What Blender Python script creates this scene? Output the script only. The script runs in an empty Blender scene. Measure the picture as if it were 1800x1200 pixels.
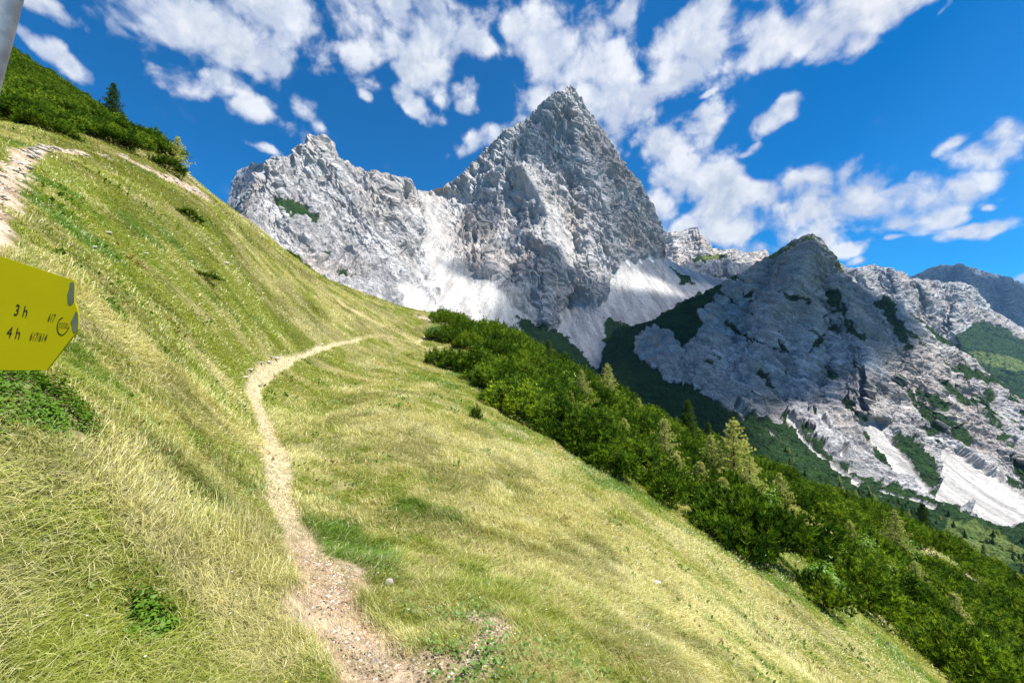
import bpy, math, random
import numpy as np
C = bpy.context.scene
COL = C.collection
rng = np.random.default_rng(7)
random.seed(7)

# ------------------------------------------------------------------ camera, sun, sky, exposure
F, CX, HZ = 700.0, 900.0, 640.0            # photo focal length and horizon in 1800x1200 pixels
PITCH = math.atan((HZ-600.0)/F)
cam = bpy.data.cameras.new('camera'); cam.sensor_width = 36.0; cam.lens = 36.0*F/1800.0
cam.clip_start = 0.05; cam.clip_end = 60000
camo = bpy.data.objects.new('camera', cam); COL.objects.link(camo)
camo.location = (0, 0, 0); camo.rotation_euler = (math.radians(90)+PITCH, 0, 0)
C.camera = camo
SUN = np.array([0.50, -0.16, 0.85]); SUN /= np.linalg.norm(SUN)
sun = bpy.data.lights.new('sun', 'SUN'); sun.energy = 5.0; sun.angle = math.radians(0.5); sun.color = (1.0, 0.955, 0.88)
suno = bpy.data.objects.new('sun', sun); COL.objects.link(suno)
from mathutils import Vector, Matrix
suno.rotation_euler = Vector(SUN).to_track_quat('Z', 'Y').to_euler()
C.view_settings.view_transform = 'Standard'; C.view_settings.look = 'None'
C.view_settings.gamma = 1.0; C.view_settings.exposure = 1.05
C.view_settings.use_curve_mapping = False
C.render.engine = 'CYCLES'
C.cycles.max_bounces = 5; C.cycles.diffuse_bounces = 2; C.cycles.glossy_bounces = 1
C.cycles.transmission_bounces = 2; C.cycles.transparent_max_bounces = 8; C.cycles.volume_bounces = 0
C.cycles.caustics_reflective = False; C.cycles.caustics_refractive = False

def pix(px, py, Y):
    """photo pixel + forward distance -> world point (pitch handled exactly)"""
    px = np.asarray(px, float); py = np.asarray(py, float); Y = np.asarray(Y, float)
    cx = (px-CX)/F; cy = (600.0-py)/F
    c, s = math.cos(PITCH), math.sin(PITCH)
    dy = c - cy*s; dz = s + cy*c
    k = Y/dy
    return np.stack([cx*k, Y*np.ones_like(k), dz*k], -1)
def topix(P):
    P = np.asarray(P, float)
    c, s = math.cos(PITCH), math.sin(PITCH)
    f = P[..., 1]*c + P[..., 2]*s; u = -P[..., 1]*s + P[..., 2]*c
    f = np.where(f > 1e-6, f, 1e-6)
    return CX + F*P[..., 0]/f, 600.0 - F*u/f

# ------------------------------------------------------------------ node helpers
class NT:
    def __init__(s, nt): s.nt = nt; s.n = nt.nodes; s.l = nt.links
    def add(s, t, **kw):
        nd = s.n.new(t)
        for k, v in kw.items():
            if k.startswith('i_'):
                nd.inputs[k[2:].replace('_', ' ')].default_value = v
            else: setattr(nd, k, v)
        return nd
    def link(s, a, b): s.l.new(a, b)
    def math(s, op, a, b=None, c=None, clamp=False):
        nd = s.n.new('ShaderNodeMath'); nd.operation = op; nd.use_clamp = clamp
        for i, v in enumerate((a, b, c)):
            if v is None: continue
            if isinstance(v, (int, float)): nd.inputs[i].default_value = v
            else: s.l.new(v, nd.inputs[i])
        return nd.outputs[0]
    def mixc(s, f, a, b, mode='MIX'):
        nd = s.n.new('ShaderNodeMix'); nd.data_type = 'RGBA'; nd.blend_type = mode
        for i, v in ((0, f), (6, a), (7, b)):
            if isinstance(v, (int, float)): nd.inputs[i].default_value = v
            elif isinstance(v, tuple): nd.inputs[i].default_value = (*v, 1) if len(v) == 3 else v
            else: s.l.new(v, nd.inputs[i])
        return nd.outputs[2]
    def noise(s, vec, scale, detail=4, rough=0.55, dist=0.0, dim='3D'):
        nd = s.n.new('ShaderNodeTexNoise'); nd.noise_dimensions = dim
        nd.inputs['Scale'].default_value = scale; nd.inputs['Detail'].default_value = detail
        nd.inputs['Roughness'].default_value = rough; nd.inputs['Distortion'].default_value = dist
        if vec is not None: s.l.new(vec, nd.inputs['Vector'])
        return nd.outputs['Fac']
    def smooth(s, v, a, b, lo=0.0, hi=1.0):
        nd = s.n.new('ShaderNodeMapRange'); nd.interpolation_type = 'SMOOTHSTEP'
        s.l.new(v, nd.inputs[0])
        for i, x in ((1, a), (2, b), (3, lo), (4, hi)): nd.inputs[i].default_value = x
        return nd.outputs[0]

# ------------------------------------------------------------------ world: Nishita sky with fair-weather clouds
W = bpy.data.worlds.new('World'); C.world = W; W.use_nodes = True
w = NT(W.node_tree); w.n.clear()
sky = w.add('ShaderNodeTexSky', sky_type='NISHITA', sun_disc=False)
sky.sun_elevation = math.asin(SUN[2]); sky.sun_rotation = math.atan2(SUN[0], SUN[1])
sky.altitude = 1900; sky.air_density = 1.0; sky.dust_density = 0.3; sky.ozone_density = 2.5
geo = w.add('ShaderNodeTexCoord')
sep = w.add('ShaderNodeSeparateXYZ'); w.link(geo.outputs['Generated'], sep.inputs[0])
az = w.math('ARCTAN2', sep.outputs[0], sep.outputs[1])
el = w.math('ARCSINE', sep.outputs[2])
comb = w.add('ShaderNodeCombineXYZ'); w.link(az, comb.inputs[0]); w.link(el, comb.inputs[1])
ae = comb.outputs[0]
wn = w.add('ShaderNodeTexNoise'); wn.inputs['Scale'].default_value = 7; wn.inputs['Detail'].default_value = 4
w.link(geo.outputs['Generated'], wn.inputs['Vector'])
wsub = w.add('ShaderNodeVectorMath', operation='SUBTRACT'); w.link(wn.outputs['Color'], wsub.inputs[0]); wsub.inputs[1].default_value = (.5, .5, .5)
wsc = w.add('ShaderNodeVectorMath', operation='SCALE'); w.link(wsub.outputs[0], wsc.inputs[0]); wsc.inputs['Scale'].default_value = 0.055
wad = w.add('ShaderNodeVectorMath', operation='ADD'); w.link(ae, wad.inputs[0]); w.link(wsc.outputs[0], wad.inputs[1])
aew = wad.outputs[0]
# clouds as (centre x, centre y, half width, half height, tilt deg, strength) in photo pixels, turned into sky directions
CL = [(60, 75, 95, 22, -30, .8), (120, 112, 60, 22, -35, .9), (80, 10, 70, 25, 0, .7),
      (330, 40, 170, 85, -8, 1.35), (240, 5, 120, 60, 0, 1.2), (450, 10, 120, 60, 0, .9),
      (400, 160, 118, 34, 6, 1.0), (480, 110, 75, 60, 40, 1.0), (530, 190, 45, 40, -60, .55), (440, 175, 60, 30, 0, .8),
      (680, 40, 190, 110, 10, 1.45), (620, 10, 160, 80, 0, 1.3), (790, 50, 90, 60, 20, 1.0), (740, 125, 90, 50, -10, 1.0), (830, 70, 45, 35, 0, .7),
      (730, 185, 60, 26, -25, .75), (815, 188, 26, 18, 0, .75), (640, 175, 18, 12, 0, .5),
      (860, 240, 75, 26, 22, .95), (905, 215, 40, 20, 20, .6),
      (930, 60, 60, 60, 0, 1.0), (1000, 80, 90, 90, 0, 1.35), (1060, 130, 85, 80, 0, 1.3), (1085, 210, 90, 75, 0, 1.25), (1010, 20, 70, 40, 0, .8), (980, 170, 70, 90, 0, 1.2),
      (1200, 240, 90, 45, 5, 1.15), (1130, 180, 60, 40, 0, .8), (1100, 20, 60, 34, 20, .8), (1318, 268, 32, 9, 22, .6),
      (1290, 25, 210, 75, 8, 1.6), (1450, 20, 180, 55, 14, 1.3), (1230, 95, 90, 60, 30, 1.0), (1340, 90, 90, 55, 0, .95), (1600, -10, 130, 42, 16, 1.1), (1500, 60, 90, 40, 14, .9),
      (1372, 202, 52, 26, 8, 1.0), (1392, 182, 30, 22, 10, .7),
      (1215, 330, 85, 60, 10, 2.2), (1180, 370, 60, 60, 0, 1.8), (1290, 370, 110, 50, 0, 1.9), (1435, 362, 120, 68, 0, 2.4), (1475, 340, 55, 32, 0, 1.2),
      (1575, 362, 135, 46, 0, 2.2), (1400, 420, 120, 34, 4, 1.1), (1350, 385, 120, 40, 6, 1.2), (1500, 435, 70, 18, 4, .8), (1650, 382, 60, 22, -4, .9), (1270, 410, 80, 25, 0, .8),
      (1738, 268, 78, 30, 0, .95), (1680, 255, 40, 18, 10, .6),
      (1725, 405, 65, 18, 0, 1.15), (1625, 318, 26, 12, 10, .7), (1575, 420, 26, 9, 10, .7), (1795, 490, 34, 12, 0, .9), (460, 255, 50, 10, -8, .35),
      (1230, 170, 22, 10, 10, .5), (1510, 462, 26, 8, 0, .45), (1640, 30, 60, 10, 30, .25), (1380, 440, 60, 14, 0, .7), (1740, 360, 16, 9, 0, .4)]
def sumblobs(vec):
    acc = None
    for (x, y, a, b, t, s_) in CL:
        d = pix(x, y, 1.0); d /= np.linalg.norm(d)
        caz, cel = math.atan2(d[0], d[1]), math.asin(d[2])
        k = 1.0/F
        # local pixel scale shrinks away from the view axis
        dd = pix(x+1, y, 1.0); dd /= np.linalg.norm(dd); de = pix(x, y-1, 1.0); de /= np.linalg.norm(de)
        sx = abs(math.atan2(dd[0], dd[1])-caz); sy = abs(math.asin(de[2])-cel)
        m = w.n.new('ShaderNodeMapping'); m.vector_type = 'TEXTURE'
        m.inputs[1].default_value = (caz, cel, 0); m.inputs[2].default_value = (0, 0, math.radians(t))
        m.inputs[3].default_value = (a*sx*1.5, b*sy*1.5, 1)
        w.link(vec, m.inputs[0])
        g = w.n.new('ShaderNodeTexGradient'); g.gradient_type = 'SPHERICAL'; w.link(m.outputs[0], g.inputs[0])
        v = w.math('MULTIPLY', g.outputs['Fac'], s_**.5*1.95)
        if acc is not None: v = w.math('SMOOTH_MAX', v, acc, .12)
        acc = v
    return acc
blob = w.math('MINIMUM', sumblobs(aew), 1.3)
G = geo.outputs['Generated']
n1 = w.noise(G, 13.0, 7, 0.60, 0.2)
wv = w.add('ShaderNodeVectorMath', operation='SCALE'); w.link(wsub.outputs[0], wv.inputs[0]); wv.inputs['Scale'].default_value = 0.10
gw = w.add('ShaderNodeVectorMath', operation='ADD'); w.link(G, gw.inputs[0]); w.link(wv.outputs[0], gw.inputs[1])
def puffs(vec):
    acc = None
    for sc_, am in ((15.0, 1.0), (36.0, .45)):
        v = w.add('ShaderNodeTexVoronoi', feature='F1'); v.inputs['Scale'].default_value = sc_; w.link(vec, v.inputs['Vector'])
        acc = w.math('MULTIPLY_ADD', v.outputs['Distance'], -am, acc if acc is not None else .62)
    return acc
pf = puffs(gw.outputs[0])
off = w.add('ShaderNodeVectorMath', operation='ADD'); w.link(G, off.inputs[0]); off.inputs[1].default_value = (SUN[0]*.03, SUN[1]*.03, SUN[2]*.03)
n2 = w.noise(off.outputs[0], 13.0, 5, 0.60, 0.2)
# further clouds outside the photographed part of the sky
nb = w.noise(G, 1.9, 3, 0.5)
behind = w.math('MULTIPLY', w.smooth(nb, 0.56, 0.68), w.smooth(sep.outputs[1], 0.25, -0.1))
blob = w.math('ADD', blob, behind)
pf2a = w.add('ShaderNodeVectorMath', operation='ADD'); w.link(gw.outputs[0], pf2a.inputs[0]); pf2a.inputs[1].default_value = (SUN[0]*.02, SUN[1]*.02, SUN[2]*.02)
dens = w.math('ADD', blob, w.math('MULTIPLY_ADD', n1, 2.7, -1.35-0.54))
dens = w.math('MULTIPLY_ADD', pf, 1.1, dens)
a_cl = w.math('MULTIPLY', w.smooth(dens, -0.14, 0.75), w.smooth(blob, 0.04, 0.35))
relief_l = w.math('MULTIPLY_ADD', w.math('MULTIPLY_ADD', pf, .30, w.math('SUBTRACT', n1, n2)), 4.0, 0.30, clamp=True)
thick = w.smooth(dens, 0.35, 1.7)
nl = w.noise(G, 4.2, 3, 0.5)
sh = w.math('MULTIPLY', thick, w.smooth(nl, 0.42, 0.58, 0.1, 1.0))
ccol = w.mixc(sh, (0.37, 0.39, 0.445), (0.235, 0.275, 0.325))
ccol = w.mixc(relief_l, w.mixc(1.0, ccol, (0.80, 0.84, 0.90), 'MULTIPLY'), w.mixc(0.6, ccol, (0.50, 0.505, 0.52)))
skyc = w.add('ShaderNodeHueSaturation'); skyc.inputs['Saturation'].default_value = 1.9; skyc.inputs['Value'].default_value = 0.078
skyc.inputs['Hue'].default_value = 0.501
w.link(sky.outputs[0], skyc.inputs['Color'])
allc = w.mixc(a_cl, skyc.outputs[0], ccol)
bg = w.add('ShaderNodeBackground'); w.link(allc, bg.inputs[0]); bg.inputs[1].default_value = 1.0
wo = w.add('ShaderNodeOutputWorld'); w.link(bg.outputs[0], wo.inputs[0])

# ------------------------------------------------------------------ numeric helpers
def _h(i, j, k, seed):
    h = (i*np.uint32(374761393) + j*np.uint32(668265263) + k*np.uint32(2147483647 & 1274126177) + np.uint32(seed*362437 & 0xffffffff))
    h = (h ^ (h >> np.uint32(13)))*np.uint32(1274126177)
    h = h ^ (h >> np.uint32(16))
    return (h & np.uint32(0xffffff)).astype(np.float32)/np.float32(0xffffff)
def vnoise(P, seed=0):
    P = np.asarray(P, np.float32)
    fl = np.floor(P); fr = P-fl
    I = fl.astype(np.int64).astype(np.uint32)
    u = fr*fr*fr*(fr*(fr*6-15)+10)
    x, y, z = I[..., 0], I[..., 1], I[..., 2]
    one = np.uint32(1)
    with np.errstate(over='ignore'):
        def L(a, b, t): return a+(b-a)*t
        c = [_h(x+(one if a else np.uint32(0)), y+(one if b else np.uint32(0)), z+(one if d else np.uint32(0)), seed) for a in (0, 1) for b in (0, 1) for d in (0, 1)]
    ux, uy, uz = u[..., 0], u[..., 1], u[..., 2]
    a = L(L(c[0], c[1], uz), L(c[2], c[3], uz), uy); b = L(L(c[4], c[5], uz), L(c[6], c[7], uz), uy)
    return L(a, b, ux)*2-1
def fbm(P, octv=4, gain=.5, seed=0, ridged=False):
    s = 0; a = 1.0; t = 0; P = np.asarray(P, np.float32)
    for o in range(octv):
        n = vnoise(P*np.float32(2.03**o)+np.float32(o*17.3), seed+o)
        if ridged: n = 1-2*np.abs(n)
        s = s+a*n; t += a; a *= gain
    return s/t
def sstep(x, a, b):
    t = np.clip((x-a)/(b-a), 0, 1); return t*t*(3-2*t)
class TPS:
    def __init__(s, pts, vals, lam=0.0):
        s.p = np.asarray(pts, float); n = len(s.p); s.sc = np.abs(s.p).max(); s.q = s.p/s.sc
        d = np.linalg.norm(s.q[:, None]-s.q[None], axis=-1); K = s.phi(d)+lam*np.eye(n)
        Pm = np.hstack([np.ones((n, 1)), s.q])
        A = np.zeros((n+3, n+3)); A[:n, :n] = K; A[:n, n:] = Pm; A[n:, :n] = Pm.T
        s.w = np.linalg.solve(A, np.concatenate([vals, np.zeros(3)])); s.n = n
    @staticmethod
    def phi(d): return np.where(d > 1e-9, d*d*np.log(np.maximum(d, 1e-9)), 0.0)
    def __call__(s, X):
        sh = X.shape[:-1]; X = X.reshape(-1, 2)/s.sc; out = np.empty(len(X))
        for i in range(0, len(X), 60000):
            x = X[i:i+60000]
            d = np.sqrt(np.maximum(((x[:, None]-s.q[None])**2).sum(-1), 0))
            out[i:i+60000] = s.phi(d)@s.w[:s.n] + s.w[s.n] + x@s.w[s.n+1:]
        return out.reshape(sh)
def polyline_d(x, y, pts):
    """distance to a polyline, and parameter 0..1 along it"""
    best = np.full(x.shape, 1e9); par = np.zeros(x.shape); n = len(pts)-1
    for i in range(n):
        ax, ay = pts[i][:2]; bx, by = pts[i+1][:2]
        dx, dy = bx-ax, by-ay; L2 = dx*dx+dy*dy+1e-12
        t = np.clip(((x-ax)*dx+(y-ay)*dy)/L2, 0, 1)
        d = np.hypot(x-ax-t*dx, y-ay-t*dy)
        m = d < best; best = np.where(m, d, best); par = np.where(m, (i+t)/n, par)
    return best, par
def poly_sd(x, y, pts):
    """signed distance, positive inside"""
    ins = np.zeros(x.shape, bool); pts = list(pts); n = len(pts)
    d, _ = polyline_d(x, y, pts+[pts[0]])
    for i in range(n):
        ax, ay = pts[i]; bx, by = pts[(i+1) % n]
        if ay == by: continue
        c = ((ay > y) != (by > y)) & (x < (bx-ax)*(y-ay)/(by-ay)+ax)
        ins ^= c
    return np.where(ins, d, -d)

def mesh_np(name, V, Fq, mat, parent=None, attrs=None, smooth=False, link=True):
    """mesh object from arrays; Fq is (n,3) or (n,4) or a list of such arrays"""
    if not isinstance(Fq, list): Fq = [Fq]
    me = bpy.data.meshes.new(name)
    V = np.ascontiguousarray(V, np.float32)
    me.vertices.add(len(V)); me.vertices.foreach_set('co', V.ravel())
    li = np.concatenate([f.ravel() for f in Fq]).astype(np.int32)
    tot = np.concatenate([np.full(len(f), f.shape[1]) for f in Fq]).astype(np.int32)
    st = np.concatenate([[0], np.cumsum(tot)[:-1]]).astype(np.int32)
    me.loops.add(len(li)); me.loops.foreach_set('vertex_index', li)
    me.polygons.add(len(tot)); me.polygons.foreach_set('loop_start', st); me.polygons.foreach_set('loop_total', tot)
    me.polygons.foreach_set('use_smooth', np.full(len(tot), smooth))
    me.update(calc_edges=True)
    for k, a in (attrs or {}).items():
        a = np.ascontiguousarray(a, np.float32)
        if a.ndim == 1:
            at = me.attributes.new(k, 'FLOAT', 'POINT'); at.data.foreach_set('value', a)
        else:
            if a.shape[1] == 3: a = np.hstack([a, np.ones((len(a), 1), np.float32)])
            at = me.attributes.new(k, 'FLOAT_COLOR', 'POINT'); at.data.foreach_set('color', a.ravel())
    me.materials.append(mat)
    o = bpy.data.objects.new(name, me)
    if link: COL.objects.link(o)
    if parent is not None: o.parent = parent
    return o
def tag(o, label=None, cat=None, group=None, kind=None):
    if label: o['label'] = label
    if cat: o['category'] = cat
    if group: o['group'] = group
    if kind: o['kind'] = kind
    return o
def thing(name, loc, label, cat, group=None, rz=0, sc=1):
    o = bpy.data.objects.new(name, None); o.empty_display_size = .1; COL.objects.link(o)
    o.location = tuple(float(v) for v in loc); o.rotation_euler = (0, 0, rz); o.scale = (sc, sc, sc)
    return tag(o, label, cat, group)
def grid_faces(ni, nj, flip=False):
    i, j = np.meshgrid(np.arange(ni-1), np.arange(nj-1), indexing='ij')
    a = (i*nj+j).ravel(); q = np.stack([a, a+1, a+nj+1, a+nj], -1)
    return q[:, ::-1] if flip else q

# ------------------------------------------------------------------ materials
def mat_attr(name, rough=0.9, noise_scale=None, noise_amt=0.25, bump=0.0, bump_scale=1.0, transl=0.0, spec=0.2, tcol=(1, 1, 1), obj_var=0.0):
    m = bpy.data.materials.new(name); m.use_nodes = True; t = NT(m.node_tree); t.n.clear()
    a = t.add('ShaderNodeAttribute', attribute_name='Col'); col = a.outputs['Color']
    tc = t.add('ShaderNodeTexCoord')
    if noise_scale:
        n = t.noise(tc.outputs['Object'], noise_scale, 6, 0.65)
        f = t.smooth(n, 0.3, 0.7, 1-noise_amt, 1+noise_amt)
        cb = t.add('ShaderNodeCombineXYZ')
        for i in range(3): t.link(f, cb.inputs[i])
        col = t.mixc(1.0, col, cb.outputs[0], 'MULTIPLY')
    if obj_var:
        oi = t.add('ShaderNodeObjectInfo'); hs = t.add('ShaderNodeHueSaturation')
        t.link(t.math('MULTIPLY_ADD', oi.outputs['Random'], obj_var*.9, 1-obj_var*.45), hs.inputs['Value'])
        t.link(t.math('MULTIPLY_ADD', oi.outputs['Random'], -obj_var*.035, .5+obj_var*.012), hs.inputs['Hue'])
        t.link(col, hs.inputs['Color']); col = hs.outputs[0]
    out = t.add('ShaderNodeOutputMaterial')
    if transl > 0:
        d = t.add('ShaderNodeBsdfDiffuse'); tr = t.add('ShaderNodeBsdfTranslucent'); mx = t.add('ShaderNodeMixShader')
        t.link(col, d.inputs[0]); t.link(t.mixc(1.0, col, tcol, 'MULTIPLY'), tr.inputs[0]); mx.inputs[0].default_value = transl
        t.link(d.outputs[0], mx.inputs[1]); t.link(tr.outputs[0], mx.inputs[2])
        if spec > 0:
            gl = t.add('ShaderNodeBsdfGlossy'); gl.inputs['Roughness'].default_value = 0.45
            m2 = t.add('ShaderNodeMixShader'); m2.inputs[0].default_value = spec
            t.link(mx.outputs[0], m2.inputs[1]); t.link(gl.outputs[0], m2.inputs[2]); t.link(m2.outputs[0], out.inputs[0])
        else: t.link(mx.outputs[0], out.inputs[0])
    else:
        p = t.add('ShaderNodeBsdfPrincipled'); t.link(col, p.inputs['Base Color']); p.inputs['Roughness'].default_value = rough
        p.inputs['Specular IOR Level'].default_value = spec
        if bump:
            bn = t.noise(tc.outputs['Object'], bump_scale, 8, 0.7); b = t.add('ShaderNodeBump')
            b.inputs['Strength'].default_value = bump; b.inputs['Distance'].default_value = 1.0/bump_scale
            t.link(bn, b.inputs['Height']); t.link(b.outputs[0], p.inputs['Normal'])
        t.link(p.outputs[0], out.inputs[0])
    return m
M_rock = mat_attr('limestone', 0.95, 0.35, 0.22, 0.9, 0.16, spec=0.1)
M_far = mat_attr('far_limestone', 0.95, 0.06, 0.22, 0.9, 0.05, spec=0.1)
M_ground = mat_attr('turf_soil', 0.95, 9.0, 0.35, 0.6, 14.0, spec=0.1)
M_grass = mat_attr('grass_blades', transl=0.42, spec=0.05, tcol=(1.05, 1.05, .6))
M_pine = mat_attr('pine_needles', transl=0.24, spec=0.0, tcol=(1.1, 1.2, .5), obj_var=0.95)
M_larch = mat_attr('larch_needles', transl=0.42, spec=0.02, tcol=(1.1, 1.1, .6), obj_var=0.25)
M_leaf = mat_attr('glossy_leaves', transl=0.35, spec=0.015, tcol=(1.1, 1.2, .4))
M_bark = mat_attr('bark', 0.9, 14, 0.4, 0.6, 20)
M_stone = mat_attr('pale_stone', 0.9, 9, 0.25, 0.6, 12)

# ------------------------------------------------------------------ far mountains
LIME = np.array([.62, .605, .59]); LIMED = np.array([.28, .28, .30]); OCH = np.array([.52, .45, .39])
SCREE = np.array([.54, .52, .495]); VEG = np.array([.017, .042, .014]); MEAD = np.array([.16, .20, .055])
def mixa(a, b, f): return a+(b-a)*np.asarray(f)[..., None]
SURF = {}
def relief(name, crest, base, ctrl, nx, ny, label, ribs=(), amp=1.0, wl=140., bed=(35, 3.0), scree=(), veg=(), meadow=(), snow=(), mat=None,
           jag=5.0, tint=None, back=14, veg_h=3.5, detail=6, cat='mountain', gully=0.12, dark=0.5, pale=(), msoft=2.0, vegn=None):
    cr = np.array(crest, float); ba = np.array(base, float)
    x0, x1 = cr[0, 0], cr[-1, 0]
    px = np.linspace(x0, x1, nx); t = np.linspace(0, 1, ny)**1.0
    one = np.stack([px*.02, px*0+3.3, px*0+len(name)], -1)
    top = np.interp(px, cr[:, 0], cr[:, 1]) - jag*fbm(one*2.2, 6, .62, 5, True)*0.9
    bot = np.interp(px, ba[:, 0], ba[:, 1])
    PX = np.repeat(px[:, None], ny, 1); PY = bot[:, None]+(top-bot)[:, None]*t[None]
    c = np.array(ctrl, float)
    Yd = np.exp(TPS(c[:, :2], np.log(c[:, 2]), 1e-6)(np.stack([PX, PY], -1)))
    wx = 9*fbm(np.stack([PX*.02, PY*.02, PX*0+9], -1), 4, .5, 3); wy = 9*fbm(np.stack([PX*.02, PY*.02, PX*0+29], -1), 4, .5, 4)
    for (pl, a_m, w_px) in ribs:
        d, _ = polyline_d(PX+wx, PY+wy, pl)
        Yd = Yd - .7*a_m*np.maximum(0, 1-d/w_px)**1.3
    X3 = pix(PX, PY, Yd)
    def mk(polys, w_, kn, fr=.05, seed=11):
        m = np.zeros(PX.shape)
        if not polys: return m
        nz = fbm(np.stack([PX*fr, PY*fr, PX*0], -1), 5, .6, seed)*kn
        for p in polys:
            if p[0] == 'L': d, _ = polyline_d(PX+wx*.4, PY+wy*.4, p[2]); sd = p[1]-d
            else: sd = poly_sd(PX+wx*.3, PY+wy*.3, p)
            m = np.maximum(m, sstep(sd+nz, -w_, w_))
        return m
    ms = mk(scree, msoft, 4+msoft, .06, 12); mpl = mk(pale, 9, 12, .05, 16)*.9; mv = mk(veg, 1.0, 9, .11, 13); mm = mk(meadow, 2.0, 6, .09, 14); mn = mk(snow, .6, 2, .2, 15)
    if vegn is not None: mv = np.maximum(mv, vegn(PX, PY)); mv = mv*(1-.9*(ms > .5)*(vegn is not None)*(PX > 1330))
    # bedding frame
    th = math.radians(bed[0]); Bx = X3[..., 0]*math.cos(th)+X3[..., 2]*math.sin(th); Bz = -X3[..., 0]*math.sin(th)+X3[..., 2]*math.cos(th)
    Q = np.stack([Bx/(bed[1]*1.35), X3[..., 1]*.8, Bz], -1)/wl
    warp = fbm(X3/wl*1.3, 3, .5, 41)[..., None]*0.35
    du = np.gradient(X3, axis=0); dv = np.gradient(X3, axis=1); N = np.cross(du, dv)
    N /= np.linalg.norm(N, axis=-1, keepdims=True)+1e-9
    N = np.where((N[..., 1:2] > 0), -N, N)
    iso = fbm(X3/wl*1.0, detail, .55, 21, True)
    bedn = fbm(Q*2.0+warp, detail, .6, 31, True)
    fine = fbm(Q*9+warp*3, 4, .62, 51)
    rock = 0.17*iso+0.13*bedn+0.035*fine
    # terraced ledges
    scr = .010*fbm(np.stack([X3[..., 0]*.09, X3[..., 1]*.01, X3[..., 2]*.02], -1), 4, .5, 61)
    k = np.clip(ms, 0, 1); edge = sstep(t[None]*np.ones_like(PX), 1.0, .985)
    gul = fbm(np.stack([X3[..., 0]/34+warp[..., 0]*2, X3[..., 1]/60, X3[..., 2]/170], -1), 4, .55, 66, True)
    cf = np.clip((PY-top[:, None])/26., 0, 1)[...]; cf = .30+.70*cf
    rock = (0.035*iso*cf+0.11*bedn*(.5+.5*cf)+0.10*fine+gully*gul*cf)
    disp = wl*amp*(rock*(1-.92*k)*(1-.55*mv)*(1-.6*mpl)+scr*k)
    if mv.any(): disp = disp + mv*veg_h*(fbm(X3/veg_h/2.2, 3, .6, 71, True)*.8+.5)
    X3 = X3+N*disp[..., None]
    # strata, ochre stains, grey lichen of the stone, plus painted crevice shade and tints
    st = fbm(np.stack([Bx/90, X3[..., 1]/60, Bz/9], -1), 5, .6, 81); st2 = fbm(X3/45, 5, .6, 82); st3 = fbm(X3/140, 4, .5, 83)
    fn = fbm(Q*14, 4, .7, 84); crev_shade = sstep(fbm(Q*np.array([1.0, 1, 1])*7+warp*2, 5, .65, 85, True), .16, .42)*.75+sstep(fbm(X3/18, 4, .65, 86, True), .25, .5)*.35
    colr = mixa(LIME, LIMED, np.clip(.30+dark*.8*st+.5*st2+.5*fn, 0, 1))
    colr = mixa(colr, OCH, np.clip(.22+1.6*st3-.3*st, 0, .75))
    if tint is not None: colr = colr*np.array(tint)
    colr = mixa(colr, np.array([.185, .175, .175]), np.clip(crev_shade, 0, .85)*.62)  # dark crevice shade painted into the rock colour
    lich = sstep(st2-st*.5+.3*fn, .28, .55)*.35; colr = mixa(colr, np.array([.13, .15, .12]), lich)
    sc_ = mixa(SCREE, SCREE*.62, np.clip(.4+1.6*fbm(np.stack([X3[..., 0]/14, X3[..., 1]/120, X3[..., 2]/90], -1), 5, .6, 91), 0, 1))
    sc_ = mixa(sc_, np.array([.24, .235, .225]), sstep(fbm(X3/7., 3, .7, 94), .22, .42)*.6)
    colr = mixa(colr, sc_*1.1, mpl*(1-.5*np.clip(crev_shade, 0, 1))); colr = mixa(colr, sc_, ms)
    vc = mixa(VEG, VEG*np.array([1.9, 1.7, 1.4]), np.clip(.45+1.1*fbm(X3/22, 4, .6, 92), 0, 1))
    colr = mixa(colr, vc, mv)
    mc = mixa(MEAD, MEAD*np.array([.6, .75, .7]), np.clip(.5+1.1*fbm(X3/30, 4, .6, 93), 0, 1))
    colr = mixa(colr, mc, mm); colr = mixa(colr, np.array([.85, .87, .9]), mn)
    SURF[name+label[:6]] = (PX.ravel()[::37], PY.ravel()[::37], X3.reshape(-1, 3)[::37])
    # far side of the mountain, falling away behind the crest
    top3 = X3[:, -1]; rows = []; H = (np.max(X3[..., 2])-np.min(X3[..., 2]))
    for kx in range(1, back+1):
        s_ = H*.9*(kx/back)**1.6
        r = top3+np.stack([0*top3[:, 0], .75*s_+0*top3[:, 0], -s_+0*top3[:, 0]], -1)
        r = r+(wl*amp*.1*fbm(r/wl*1.5, 4, .6, 101, True)[:, None])*np.array([0, 1, .4])
        rows.append(r)
    B = np.stack(rows, 1); A = np.concatenate([X3, B], 1)
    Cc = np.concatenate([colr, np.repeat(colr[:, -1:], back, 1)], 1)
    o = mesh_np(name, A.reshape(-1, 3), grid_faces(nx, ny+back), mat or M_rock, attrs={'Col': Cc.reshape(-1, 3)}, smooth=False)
    tag(o, label, cat, kind='structure')
    SURF[label[:14]] = (PX, PY, X3)
    return o

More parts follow.
